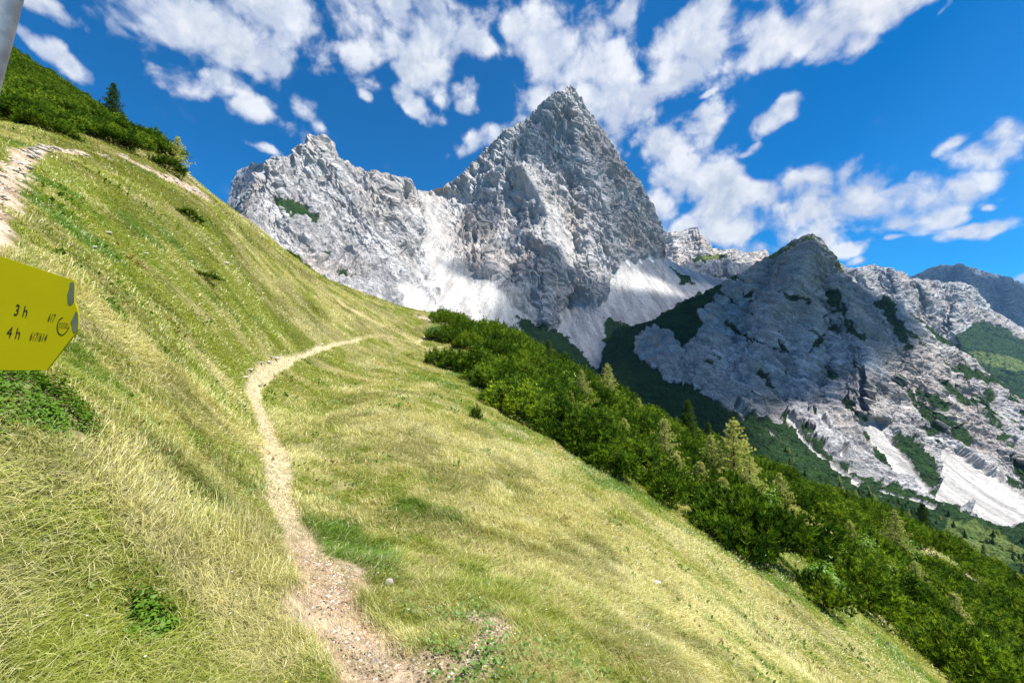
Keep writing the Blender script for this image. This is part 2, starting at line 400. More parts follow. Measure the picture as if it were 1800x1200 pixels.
massif = relief('mountain',
    [(425, 385), (430, 366), (440, 345), (455, 322), (470, 298), (483, 282), (510, 283), (520, 264), (532, 250), (545, 243), (570, 243), (578, 252), (585, 260), (600, 286), (620, 301), (650, 310), (665, 308), (690, 315), (715, 318), (728, 326), (737, 338), (757, 338), (768, 330), (800, 318), (820, 300), (830, 290), (850, 267), (868, 255), (880, 240), (900, 229), (925, 214), (935, 201), (955, 187), (968, 172), (977, 164), (990, 166), (1003, 153), (1010, 165), (1018, 178), (1028, 196), (1040, 210), (1055, 232), (1075, 262), (1090, 280), (1100, 292), (1120, 322), (1135, 348), (1145, 370), (1155, 395), (1163, 420), (1168, 445), (1176, 460), (1200, 470), (1240, 483), (1290, 497), (1330, 520)],
    [(425, 470), (480, 520), (560, 565), (660, 600), (780, 640), (900, 720), (1000, 760), (1100, 760), (1200, 720), (1330, 640)],
    [(425, 385, 600), (440, 345, 740), (485, 280, 830), (555, 242, 900), (600, 285, 920), (665, 308, 960), (720, 318, 1000), (750, 337, 1250), (800, 318, 1320), (850, 265, 1340), (900, 228, 1360), (1003, 152, 1420), (1050, 225, 1440), (1100, 290, 1450), (1140, 350, 1460), (1168, 440, 1470),
     (430, 440, 520), (520, 400, 650), (600, 450, 690), (650, 500, 640), (700, 450, 830), (720, 400, 930), (740, 500, 800),
     (765, 400, 1150), (780, 450, 1020), (840, 500, 920), (900, 560, 800),
     (880, 300, 1290), (950, 350, 1200), (920, 430, 1100), (980, 450, 1070), (950, 580, 930), (1030, 520, 1010), (1060, 400, 1220), (1120, 400, 1350), (1150, 450, 1390), (1075, 480, 1150), (830, 400, 1180),
     (1000, 640, 740), (1100, 520, 1080), (1160, 500, 1180), (1230, 515, 1200), (1100, 570, 950), (1060, 650, 740), (880, 600, 700), (780, 560, 700), (1200, 470, 1420), (1290, 497, 1350),
     (560, 565, 420), (660, 600, 430), (700, 620, 480), (1000, 760, 480), (1100, 760, 480), (1330, 640, 850)],
    1500, 520, 'pale grey limestone massif with a pointed main peak, a lower blunt peak and scree fans at its foot',
    ribs=[([(925, 300), (960, 380), (960, 470), (955, 590)], 85, 48), ([(1003, 155), (1010, 250), (1060, 350), (1080, 470)], 60, 46),
          ([(900, 230), (880, 300), (850, 400), (860, 480)], 60, 38), ([(555, 245), (600, 330), (680, 430), (720, 500)], 45, 45),
          ([(980, 170), (940, 250), (930, 300)], 45, 35), ([(1100, 300), (1120, 380), (1120, 450)], 45, 32), ([(1030, 430), (1045, 530)], 40, 26),
          ([(480, 290), (500, 380), (560, 450)], 30, 35), ([(1000, 330), (1005, 430), (1000, 540)], -45, 22), ([(900, 330), (905, 420), (890, 500)], -40, 22),
          ([(655, 315), (700, 400), (745, 470)], 35, 26)],
    amp=1.0, wl=150, bed=(-52, 2.6), jag=5.0,
    msoft=5.0, pale=[[(738, 340), (800, 336), (830, 350), (810, 400), (800, 440), (830, 480), (760, 500), (735, 430)], [(905, 300), (935, 300), (1000, 420), (1040, 440), (1020, 500), (985, 470), (950, 400)]],
    scree=[[(752, 440), (772, 445), (800, 468), (855, 488), (885, 512), (905, 540), (930, 560), (962, 594), (985, 570), (990, 522), (1022, 530), (1055, 535), (1070, 520), (1072, 480), (1085, 465), (1110, 458), (1170, 452), (1200, 462), (1330, 490), (1330, 700), (900, 760), (780, 560), (766, 500), (752, 430)],
           [(695, 500), (730, 498), (755, 520), (790, 560), (700, 560)], ('L', 5, [(700, 440), (740, 490), (780, 540)])],
    veg=[[(483, 363), (498, 360), (520, 362), (535, 370), (549, 388), (550, 402), (535, 398), (515, 390), (497, 378)], ('L', 5, [(540, 405), (552, 412)]), ('L', 5, [(598, 486), (622, 496)]), ('L', 3, [(560, 445), (570, 452)]),
         [(905, 560), (945, 572), (960, 590), (975, 578), (1000, 596), (1030, 630), (1055, 660), (1000, 660), (930, 610)],
         [(1062, 560), (1115, 572), (1150, 560), (1230, 515), (1300, 510), (1330, 700), (1070, 760), (1060, 640)], [(1178, 470), (1205, 485), (1222, 500), (1200, 500)]],
    snow=[('L', 1.6, [(1101, 457), (1106, 467)]), ('L', 1.5, [(1120, 453), (1128, 463)]), ('L', 1.6, [(1132, 449), (1148, 462)]), ('L', 1.2, [(1008, 290), (1018, 293)])])
crag = relief('mountain', [(380, 430), (400, 372), (406, 340), (412, 318), (420, 301), (434, 296), (444, 289), (456, 290), (470, 284), (485, 277), (498, 283), (510, 290), (540, 300)],
    [(380, 520), (540, 480)], [(380, 430, 1300), (412, 318, 1350), (485, 277, 1450), (540, 300, 1500), (400, 500, 1250), (460, 480, 1200), (540, 480, 1250), (440, 380, 1230)], 260, 180,
    'blue grey crag with a rounded wall, left end of the rock range behind the grassy spur', ribs=[([(470, 290), (445, 340), (430, 400)], 70, 25)], wl=120, bed=(60, 2.5), jag=3, tint=(.72, .78, .88))  # blue grey tint puts the crag's shade into its stone colour
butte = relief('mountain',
    [(1015, 760), (1040, 690), (1062, 620), (1085, 580), (1120, 576), (1150, 564), (1185, 545), (1215, 526), (1240, 515), (1265, 502), (1290, 488), (1320, 471), (1350, 453), (1368, 441), (1385, 430), (1400, 421), (1415, 416), (1428, 414), (1437, 420), (1450, 427), (1462, 445), (1472, 462), (1483, 478), (1500, 497), (1512, 506), (1540, 516), (1565, 528), (1590, 548), (1620, 568), (1650, 592), (1680, 614), (1710, 636), (1740, 662), (1770, 685), (1800, 706), (1860, 745), (1950, 790)],
    [(1015, 770), (1100, 800), (1300, 900), (1600, 1040), (1800, 1130), (1950, 1190)],
    [(1020, 740, 620), (1060, 640, 760), (1120, 575, 820), (1240, 515, 880), (1350, 453, 930), (1430, 415, 950), (1500, 500, 930), (1600, 560, 880), (1700, 640, 830), (1800, 706, 780), (1950, 790, 740),
     (1300, 600, 740), (1380, 540, 800), (1450, 600, 740), (1200, 650, 620), (1130, 620, 700), (1330, 740, 520), (1500, 730, 590), (1560, 620, 740), (1650, 700, 680), (1600, 800, 520), (1750, 780, 620), (1750, 850, 520), (1800, 920, 430), (1250, 760, 400), (1500, 880, 380), (1400, 820, 400), (1700, 960, 360),
     (1060, 760, 360), (1200, 840, 330), (1300, 890, 320), (1600, 1030, 300), (1800, 1120, 300), (1950, 1190, 300)],
    1500, 640, 'grey triangular mountain with dark dwarf pine patches and white scree chutes, right of the main peak',
    ribs=[([(1428, 415), (1400, 500), (1350, 560), (1320, 640), (1330, 720)], 50, 50), ([(1460, 440), (1500, 560), (1530, 640), (1520, 730)], 45, 42), ([(1560, 530), (1620, 640), (1650, 740)], 45, 36),
          ([(1600, 640), (1560, 700), (1540, 730)], 28, 20), ([(1240, 520), (1260, 600), (1220, 680)], 35, 40), ([(1440, 500), (1450, 600), (1440, 700)], -35, 22), ([(1690, 640), (1730, 740), (1790, 820)], 35, 30), ([(1390, 430), (1330, 520), (1290, 600)], -28, 22), ([(1525, 668), (1528, 730)], 35, 12), ([(1640, 660), (1650, 690)], 30, 16)],
    amp=.95, wl=95, bed=(-32, 2.6), jag=3.0, veg_h=3.2,
    vegn=lambda X, Y: sstep(fbm(np.stack([(X*.8+Y*.6)*.016, (Y*.8-X*.6)*.06, X*0+4], -1), 5, .6, 777)+.22*sstep(Y-.55*(X-1300), 740, 850)-.30*sstep(Y-.5*(X-1440), 540, 420)+.10*sstep(X, 1500, 1700)-.13*sstep(X, 1500, 1440), .25, .30),
    veg=[[(1015, 640), (1060, 555), (1120, 570), (1180, 542), (1240, 512), (1266, 502), (1262, 512), (1243, 538), (1228, 560), (1238, 570), (1228, 590), (1205, 612), (1199, 626), (1190, 600), (1165, 585), (1148, 578), (1125, 590), (1115, 606), (1118, 624), (1133, 640), (1150, 662), (1180, 685), (1213, 688), (1240, 706), (1270, 725), (1300, 745), (1330, 765), (1345, 790), (1360, 830), (1015, 800)],
         [(1305, 516), (1316, 518), (1324, 532), (1316, 534)], [(1446, 515), (1464, 512), (1476, 522), (1474, 538), (1486, 550), (1482, 560), (1468, 554), (1456, 536)], [(1432, 530), (1446, 534), (1440, 544)],
         [(1418, 626), (1428, 600), (1446, 580), (1462, 578), (1452, 594), (1436, 612)], ('L', 3, [(1444, 560), (1470, 578), (1500, 590)]), ('L', 3.5, [(1275, 568), (1300, 590), (1325, 610)]), ('L', 3, [(1372, 516), (1410, 538)]),
         [(1526, 545), (1540, 530), (1560, 519), (1570, 532), (1574, 560), (1586, 590), (1602, 614), (1590, 618), (1572, 590), (1556, 566), (1545, 552)],
         [(1598, 554), (1625, 566), (1660, 590), (1692, 614), (1672, 612), (1640, 602), (1612, 572)], ('L', 5, [(1612, 690), (1655, 720)]),
         [(1664, 752), (1688, 746), (1700, 770), (1700, 792), (1668, 786)], [(1714, 668), (1734, 664), (1732, 682), (1744, 704), (1728, 710)], ('L', 5, [(1728, 720), (1760, 770)]),
         [(1570, 770), (1600, 772), (1628, 800), (1648, 830), (1640, 866), (1612, 848), (1580, 812)], [(1770, 812), (1800, 836), (1950, 900), (1950, 930), (1800, 868)],
         [(1300, 735), (1340, 738), (1365, 752), (1395, 758), (1440, 785), (1462, 812), (1500, 838), (1560, 852), (1610, 872), (1650, 890), (1700, 906), (1745, 930), (1800, 930), (1950, 970), (1950, 1200), (1300, 1000), (1280, 780)], ('L', 4, [(1370, 735), (1420, 770)]),
         ('L', 3, [(1240, 640), (1262, 668)]), ('L', 3, [(1330, 660), (1352, 684)]), ('L', 4, [(1490, 700), (1500, 720)]), ('L', 3, [(1360, 600), (1390, 632)])],
    meadow=[('L', 4, [(1350, 458), (1390, 434), (1425, 420)]), ('L', 2.5, [(1455, 436), (1480, 480)]), [(1660, 925), (1720, 940), (1800, 970), (1800, 1000), (1720, 985), (1650, 955)]],
    scree=[[(1518, 735), (1536, 733), (1552, 760), (1590, 805), (1632, 862), (1628, 874), (1598, 850), (1560, 820), (1535, 790), (1514, 760)],
           [(1644, 780), (1668, 795), (1700, 812), (1750, 842), (1800, 872), (1900, 940), (1900, 980), (1800, 925), (1748, 935), (1728, 918), (1700, 890), (1680, 893), (1642, 882), (1648, 846), (1652, 815)],
           ('L', 4.5, [(1385, 740), (1412, 778), (1445, 808), (1478, 838), (1500, 855)]), ('L', 3, [(1340, 758), (1362, 772), (1384, 796)]), ('L', 3.5, [(1288, 725), (1310, 745), (1332, 772)]),
           ('L', 3, [(1478, 838), (1540, 862), (1600, 878), (1640, 895)]), ('L', 4, [(1542, 878), (1566, 890)]), ('L', 2.2, [(1680, 940), (1740, 962), (1800, 988)]), ('L', 3, [(1440, 740), (1475, 790), (1490, 830)]), ('L', 3, [(1600, 640), (1650, 680), (1700, 740)])])
# scree chutes are bare, so the pines there give way
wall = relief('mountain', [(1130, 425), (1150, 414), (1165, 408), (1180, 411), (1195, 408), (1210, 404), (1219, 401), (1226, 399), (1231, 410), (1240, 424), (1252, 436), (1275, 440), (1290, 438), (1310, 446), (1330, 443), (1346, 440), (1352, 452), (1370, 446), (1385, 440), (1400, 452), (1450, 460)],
    [(1130, 540), (1450, 560)], [(1130, 425, 2300), (1225, 400, 2300), (1350, 450, 2500), (1450, 460, 2600), (1130, 540, 1950), (1300, 540, 2000), (1450, 560, 2100), (1225, 470, 2150)], 420, 180,
    'sunlit pale rock wall with a small pinnacle, far behind the saddle between the main peak and the triangular mountain', ribs=[([(1225, 402), (1240, 470)], 60, 14), ([(1300, 445), (1290, 480)], 50, 12), ([(1180, 412), (1190, 470)], 50, 14)], wl=110, bed=(15, 2.5), jag=2.5, tint=(1.12, 1.08, 1.04))
knoll = relief('mountain', [(1130, 500), (1160, 462), (1176, 454), (1192, 468), (1206, 466), (1218, 456), (1236, 450), (1258, 450), (1277, 448), (1286, 462), (1300, 466), (1330, 458), (1360, 470), (1400, 500)],
    [(1130, 570), (1400, 580)], [(1130, 500, 1650), (1236, 450, 1700), (1277, 448, 1680), (1360, 470, 1650), (1400, 500, 1600), (1130, 570, 1350), (1250, 570, 1300), (1400, 580, 1300), (1240, 490, 1560), (1200, 480, 1580)], 320, 170,
    'low rounded rock knoll with green turf, in the saddle behind the scree slope', ribs=[([(1277, 450), (1290, 490)], 50, 16)], wl=90, bed=(50, 2.5), jag=2,
    veg=[[(1180, 470), (1200, 470), (1225, 500), (1240, 515), (1200, 505)], ('L', 5, [(1220, 458), (1270, 452)]), ('L', 6, [(1225, 510), (1262, 490)])], meadow=[('L', 8, [(1180, 475), (1215, 500)]), ('L', 4, [(1236, 456), (1262, 454)])], scree=[[(1210, 490), (1240, 480), (1260, 500), (1230, 515)]])
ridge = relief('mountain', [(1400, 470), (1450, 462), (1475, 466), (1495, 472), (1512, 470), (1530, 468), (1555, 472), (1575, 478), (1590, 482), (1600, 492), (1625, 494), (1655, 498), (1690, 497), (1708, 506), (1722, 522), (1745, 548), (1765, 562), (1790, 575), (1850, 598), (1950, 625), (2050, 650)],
    [(1400, 640), (1700, 800), (2050, 900)], [(1400, 470, 2700), (1530, 468, 2800), (1690, 497, 2700), (1790, 575, 2700), (2050, 650, 2800), (1550, 600, 2350), (1660, 560, 2450), (1760, 620, 2200), (1760, 680, 1900), (1900, 760, 1700), (1700, 800, 1500), (2050, 900, 1400), (1400, 640, 2200), (1900, 640, 2350)], 620, 330,
    'pale distant rock ridge on the right with dark green forest below it', ribs=[([(1560, 475), (1590, 540), (1620, 590)], 120, 26), ([(1690, 500), (1670, 560), (1690, 610)], 120, 24), ([(1620, 500), (1640, 560)], 100, 20), ([(1500, 475), (1540, 530)], 100, 20)], wl=200, bed=(40, 2.2), jag=2.5, mat=M_far,
    veg=[[(1670, 600), (1700, 575), (1735, 568), (1775, 590), (1830, 610), (2050, 680), (2050, 900), (1700, 900), (1640, 660)]], meadow=[[(1695, 617), (1730, 624), (1800, 640), (1900, 655), (1900, 680), (1800, 660), (1745, 648), (1712, 640)]], veg_h=9)
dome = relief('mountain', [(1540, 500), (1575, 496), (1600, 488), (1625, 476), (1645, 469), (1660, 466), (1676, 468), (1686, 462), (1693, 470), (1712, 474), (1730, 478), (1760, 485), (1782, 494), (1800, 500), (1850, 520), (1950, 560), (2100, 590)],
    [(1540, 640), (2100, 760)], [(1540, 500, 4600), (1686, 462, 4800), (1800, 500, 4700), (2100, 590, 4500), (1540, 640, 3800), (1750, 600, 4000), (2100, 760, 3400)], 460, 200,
    'dark blue distant mountain with a small summit horn, at the right edge behind the pale ridge', ribs=[([(1686, 465), (1720, 560)], 200, 26), ([(1760, 488), (1780, 560)], 150, 20)], wl=260, bed=(20, 2), jag=2.0, mat=M_far, tint=(.27, .38, .52))  # dark blue tint paints haze and shade into this mountain's colour

# ------------------------------------------------------------------ the near hillside
HC = [  # photo pixel + distance
 (900, 1200, 2.0), (600, 1130, 2.3), (1200, 1200, 2.9), (300, 1200, 1.75), (0, 1200, 1.45), (700, 1200, 2.0),
 (560, 1010, 3.1), (500, 900, 4.4), (488, 820, 6.0), (480, 770, 7.8), (450, 700, 10.5), (505, 636, 15.5), (560, 617, 20), (630, 600, 27), (735, 600, 38),
 (0, 700, 2.0), (200, 900, 2.05), (200, 700, 3.4), (0, 400, 5.2), (0, 300, 8.2), (60, 240, 13.5), (200, 500, 7.0), (200, 310, 15.0), (300, 640, 6.2), (380, 560, 11.5), (350, 400, 17),
 (312, 292, 29), (372, 345, 32), (430, 385, 35), (500, 440, 40), (560, 485, 46), (620, 512, 51), (665, 530, 55), (720, 545, 57), (770, 556, 58),
 (100, 200, 24), (0, 140, 36), (200, 225, 30), (-100, 200, 16), (-100, 400, 4.4),
 (700, 700, 13.5), (900, 725, 18.5), (830, 665, 26), (800, 600, 40), (800, 900, 6.3), (1000, 900, 8.2), (1100, 840, 14.5), (1100, 1050, 5.0), (1350, 965, 13.5), (1500, 1085, 12.5), (1650, 1190, 12), (1400, 1150, 8.0), (1200, 1000, 8.5), (700, 850, 6.8), (560, 760, 9.0),
 (900, 600, 55), (960, 640, 50), (1080, 705, 46), (1200, 770, 44), (1350, 835, 44), (1500, 900, 45), (1650, 965, 46), (1800, 1045, 47), (1950, 1110, 48),
 (1800, 1180, 22), (1500, 980, 24), (1250, 860, 24), (1050, 740, 27), (1950, 1250, 22)]
P = pix([h[0] for h in HC], [h[1] for h in HC], [h[2] for h in HC])
EX = [(-70, 90, 36), (-45, 70, 16), (-25, 75, 3), (-8, 85, -6), (12, 85, -12), (35, 80, -24), (60, 80, -42), (90, 80, -62), (110, 40, -58), (-95, 60, 62), (-100, 20, 66), (-60, 0, 36), (-25, -5, 15),
      (0, -6, -2.3), (10, -6, -7.0), (40, -20, -27), (-10, -20, 3), (-60, -50, 34), (60, -60, -40), (100, 0, -58), (0, -60, -8), (30, 5, -17.5), (60, 10, -34), (-6, 0, 1.6), (6, 0, -4.7), (3, 1, -3.1), (-3, 0, .05), (0, 0, -1.62), (-2, .8, -.55)]
HP = np.concatenate([P[:, :2], np.array(EX, float)[:, :2]]); HZv = np.concatenate([P[:, 2], np.array(EX, float)[:, 2]])
# smooth trend in distance-compressed coordinates keeps near and far points equally well behaved
def warpxy(X, Y):
    r = np.hypot(X, Y)+1e-6; k = np.arcsinh(r/3.0)*3.0/r
    return np.stack([X*k, Y*k], -1)
A_ = np.stack([np.ones(len(HP)), HP[:, 0], HP[:, 1]], -1)
PL = np.array([-1.6, -.56, .02])
res = (HZv-A_@PL)/np.sqrt(1+(HP**2).sum(1)/16)
_t = TPS(warpxy(HP[:, 0], HP[:, 1]), res, 2e-5)
def hbase(X, Y):
    return PL[0]+PL[1]*X+PL[2]*Y+_t(warpxy(X, Y))*np.sqrt(1+(X*X+Y*Y)/16)
def hill0(X, Y):
    X = np.asarray(X, float); Y = np.asarray(Y, float)
    r = np.hypot(X, Y); k = np.where(r > 105, 105/np.maximum(r, 1), 1.0)
    z = hbase(X*k, Y*k)
    return np.where(r > 105, np.maximum(z-(r-105)*.9, -440), z)
def raycast(px, py, hf, y0=.5, y1=110., n=420):
    px = np.asarray(px, float); py = np.asarray(py, float)
    Ys = np.exp(np.linspace(math.log(y0), math.log(y1), n))
    Q = pix(np.repeat(px[:, None], n, 1), np.repeat(py[:, None], n, 1), np.repeat(Ys[None], len(px), 0))
    below = Q[..., 2] < hf(Q[..., 0], Q[..., 1])
    hit = below.any(1); i = np.where(hit, below.argmax(1), n-1)
    return Q[np.arange(len(px)), i], hit
def hill(X, Y):
    X = np.asarray(X, float); Y = np.asarray(Y, float); r = np.hypot(X, Y)
    z = hill0(X, Y); o = np.zeros(X.shape)
    Q = np.stack([X, Y, X*0], -1)
    z = z + .17*sstep(r, 8, 26)*fbm(Q/9.0, 3, .5, 201) + .10*sstep(r, 2, 8)*fbm(Q/2.6, 3, .5, 202) + .045*fbm(Q/.7, 3, .5, 203)
    return z
def on_hill(px, py, n=420):
    q, h = raycast(np.atleast_1d(px), np.atleast_1d(py), hill0, n=n)
    return q
PATHS = []   # (world polyline, half width m, kind)
def wpath(pts, hw, kind):
    q = on_hill([p[0] for p in pts], [p[1] for p in pts]); PATHS.append((q[:, :2], hw, kind))
wpath([(760, 1260), (690, 1200), (630, 1130), (590, 1070), (560, 1010), (530, 960), (503, 900), (489, 840), (480, 780), (462, 735), (444, 695), (452, 672), (470, 656), (505, 636)], .16, 'dirt')
wpath([(505, 636), (530, 628), (560, 618), (600, 606), (632, 598)], .11, 'dirt')
wpath([(632, 598), (665, 592), (700, 598), (735, 604), (760, 618), (790, 636), (830, 652)], .16, 'dry')
wpath([(735, 602), (755, 588), (768, 582)], .15, 'dirt')
wpath([(600, 535), (640, 556), (680, 578), (735, 602)], .35, 'dry')
wpath([(-60, 470), (-15, 400), (0, 350), (12, 310), (40, 284), (62, 268)], .20, 'scree')
wpath([(62, 268), (95, 262), (128, 268), (150, 272)], .13, 'scree')
wpath([(160, 268), (190, 276)], .2, 'scree'); wpath([(218, 276), (240, 290), (268, 300)], .28, 'scree'); wpath([(290, 312), (312, 322), (330, 330), (350, 340), (364, 346)], .55, 'scree')
wpath([(322, 306), (340, 318), (352, 330)], .45, 'scree'); wpath([(405, 368), (430, 388), (455, 408)], .3, 'scree')
wpath([(1628, 968), (1650, 985), (1680, 1000), (1708, 1018)], .5, 'scree'); wpath([(1378, 915), (1400, 918)], .5, 'scree'); wpath([(1430, 908), (1440, 905)], .35, 'scree')
wpath([(740, 560), (765, 563)], .8, 'scree'); wpath([(830, 1180), (880, 1110), (850, 1090)], .10, 'soil'); wpath([(740, 1170), (800, 1190)], .11, 'soil'); wpath([(540, 990), (600, 1000), (590, 1050), (560, 1080)], .16, 'soil'); wpath([(600, 1110), (650, 1150), (690, 1190)], .13, 'soil')
def pathmask(X, Y):
    """returns dirt, scree, dry masks"""
    out = {'dirt': np.zeros(X.shape), 'scree': np.zeros(X.shape), 'dry': np.zeros(X.shape), 'soil': np.zeros(X.shape)}
    nz = fbm(np.stack([X/.35, Y/.35, X*0], -1), 3, .6, 211)*.34+fbm(np.stack([X/1.4, Y/1.4, X*0], -1), 2, .6, 212)*.22
    r = np.hypot(X, Y)
    for pl, hw, kind in PATHS:
        d, _ = polyline_d(X, Y, pl); k = hw*(1+1.6*nz*(1 if kind != 'scree' else 2.0))
        s_ = {'dirt': 1.0, 'dry': .55, 'scree': .95, 'soil': .85}[kind]
        out[kind] = np.maximum(out[kind], s_*sstep(d, k*1.25+.05, k*.7))
    return out
GREEN = [(560, 860, .7, .9), (600, 960, .6, .9), (545, 780, .9, .6), (790, 1050, .5, 1.0), (860, 1130, .45, .9), (520, 700, .8, .5), (100, 310, 2.2, .8), (130, 420, 1.5, .5), (1000, 1150, .6, .7), (1240, 900, 2.5, .6), (1400, 1000, 2.2, .6), (880, 690, 4, .45), (250, 720, .7, .6), (230, 1010, .35, .6), (120, 850, .35, .5), (330, 1080, .2, .5), (60, 1050, .2, .5), (350, 900, .35, .45), (850, 660, 3, .5), (720, 900, .9, .5), (1120, 860, 2.5, .4)]
gq = on_hill([g[0] for g in GREEN], [g[1] for g in GREEN])
STRAW = [(1050, 980, 1.8), (1200, 1060, 1.8), (900, 820, 2.5), (1350, 1080, 2.0), (480, 1000, .25), (450, 1120, .25), (700, 1120, .25), (250, 620, 1.0), (620, 560, 5), (800, 760, 3), (680, 680, 3)]
sq = on_hill([g[0] for g in STRAW], [g[1] for g in STRAW])
def turf(X, Y):
    """green 0..1 and straw 0..1 patchiness of the meadow"""
    Q = np.stack([X, Y, X*0], -1); r = np.hypot(X, Y)
    k = 1.0/np.clip(r/7.0, .35, 4)
    a = fbm(np.stack([X*.22, Y*.22, X*0], -1), 3, .55, 221); b = fbm(np.stack([X*1.3, Y*1.3, X*0], -1), 3, .6, 222); c = fbm(Q*.55, 3, .55, 223)
    g = .18+.45*a+.42*b+.2*c; s = .5-.5*a+.55*fbm(Q*1.0+7, 4, .6, 224)+.3*c
    for (gx, q) in zip(GREEN, gq):
        d = np.hypot(X-q[0], Y-q[1])/gx[2]; f = gx[3]*np.exp(-d*d); f = f*np.clip(.55+1.3*c+1.1*b, 0, 1.4); g = g+f; s = s-.7*f
    for (sx, q) in zip(STRAW, sq):
        d = np.hypot(X-q[0], Y-q[1])/sx[2]; f = .35*np.exp(-d*d); s = s+f; g = g-.5*f
    return np.clip(g, 0, 1), np.clip(s, 0, 1)
C_GREEN = np.array([.17, .29, .03]); C_YG = np.array([.33, .38, .05]); C_STRAW = np.array([.66, .605, .265]); C_OLIVE = np.array([.15, .165, .03])
def turfcol(X, Y, rnd=None):
    g, s = turf(X, Y)
    r1 = 0 if rnd is None else (rnd-.5)
    _r = np.hypot(X, Y); _w = sstep(_r, 6, 16); m1 = .74*((1-_w)*fbm(np.stack([X/.38, Y/.38, X*0], -1), 3, .65, 227)+_w*fbm(np.stack([X/.95, Y/.95, X*0], -1), 4, .68, 228)); s = s+m1; g = g-m1*.6
    c = mixa(C_YG, C_STRAW, np.clip(sstep(s+r1*.9, .32, .80), 0, 1)); c = mixa(c, C_GREEN, sstep(g+r1*-.35, .38, .80))
    q = fbm(np.stack([X/1.1, Y/1.1, X*0], -1), 4, .62, 225); c = mixa(c, C_OLIVE, sstep(q, .12, .42)*.42)
    # browner, drier heath on the upper left slope
    up = sstep(-X+ .2*Y, 9, 20)*.45*sstep(fbm(np.stack([X/2.2, Y/2.2, X*0], -1), 3, .6, 226), -.25, .45)
    c = mixa(c, np.array([.15, .145, .03]), up)
    return c
NR = 560
rr = np.exp(np.linspace(math.log(.25), math.log(560), NR))
azf = np.concatenate([np.linspace(-60, 60, 1000), np.linspace(60, 300, 160)[1:-1], [300]])
azf = np.radians(azf)
R_, A__ = np.meshgrid(rr, azf, indexing='ij')
HX, HY = R_*np.sin(A__), R_*np.cos(A__)
HZg = hill(HX, HY); pm = pathmask(HX, HY)
near = sstep(R_, 90, 60)
HZg = HZg - near*.05*pm['dirt'] + near*pm['scree']*.035*fbm(np.stack([HX/.35, HY/.35, HX*0], -1), 4, .6, 231, True)
soil = mixa(np.array([.31, .205, .13]), np.array([.43, .33, .24]), np.clip(.5+1.2*fbm(np.stack([HX/.18, HY/.18, HX*0], -1), 4, .65, 232), 0, 1))
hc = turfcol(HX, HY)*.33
strawpath = mixa(np.array([.42, .35, .215]), np.array([.38, .26, .165]), sstep(R_, 5.2, 3.0))
strawpath = mixa(strawpath, soil, sstep(fbm(np.stack([HX/.5, HY/.5, HX*0], -1), 4, .6, 233), -.1, .25)*sstep(R_, 6, 3))
hc = mixa(hc, strawpath, pm['dirt']); hc = mixa(hc, np.array([.44, .36, .19]), pm['dry']); hc = mixa(hc, soil, pm['soil'])
scc = mixa(np.array([.27, .195, .125]), np.array([.45, .365, .27]), sstep(fbm(np.stack([HX/.4, HY/.4, HX*0], -1), 4, .65, 234), -.15, .3))
hc = mixa(hc, scc, pm['scree'])
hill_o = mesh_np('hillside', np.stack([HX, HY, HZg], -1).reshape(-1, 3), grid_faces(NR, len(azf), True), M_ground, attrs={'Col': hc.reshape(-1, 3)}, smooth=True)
tag(hill_o, 'steep grassy hillside with a narrow dirt footpath in the foreground', 'hillside', kind='structure')
gs = np.array([[-9000, -9000, -445], [9000, -9000, -445], [9000, 9000, -445], [-9000, 9000, -445]], float)
tag(mesh_np('ground', gs, np.array([[0, 1, 2, 3]]), M_ground, attrs={'Col': np.tile(VEG*1.3, (4, 1))}), 'dark green valley floor far below', 'ground', kind='structure')

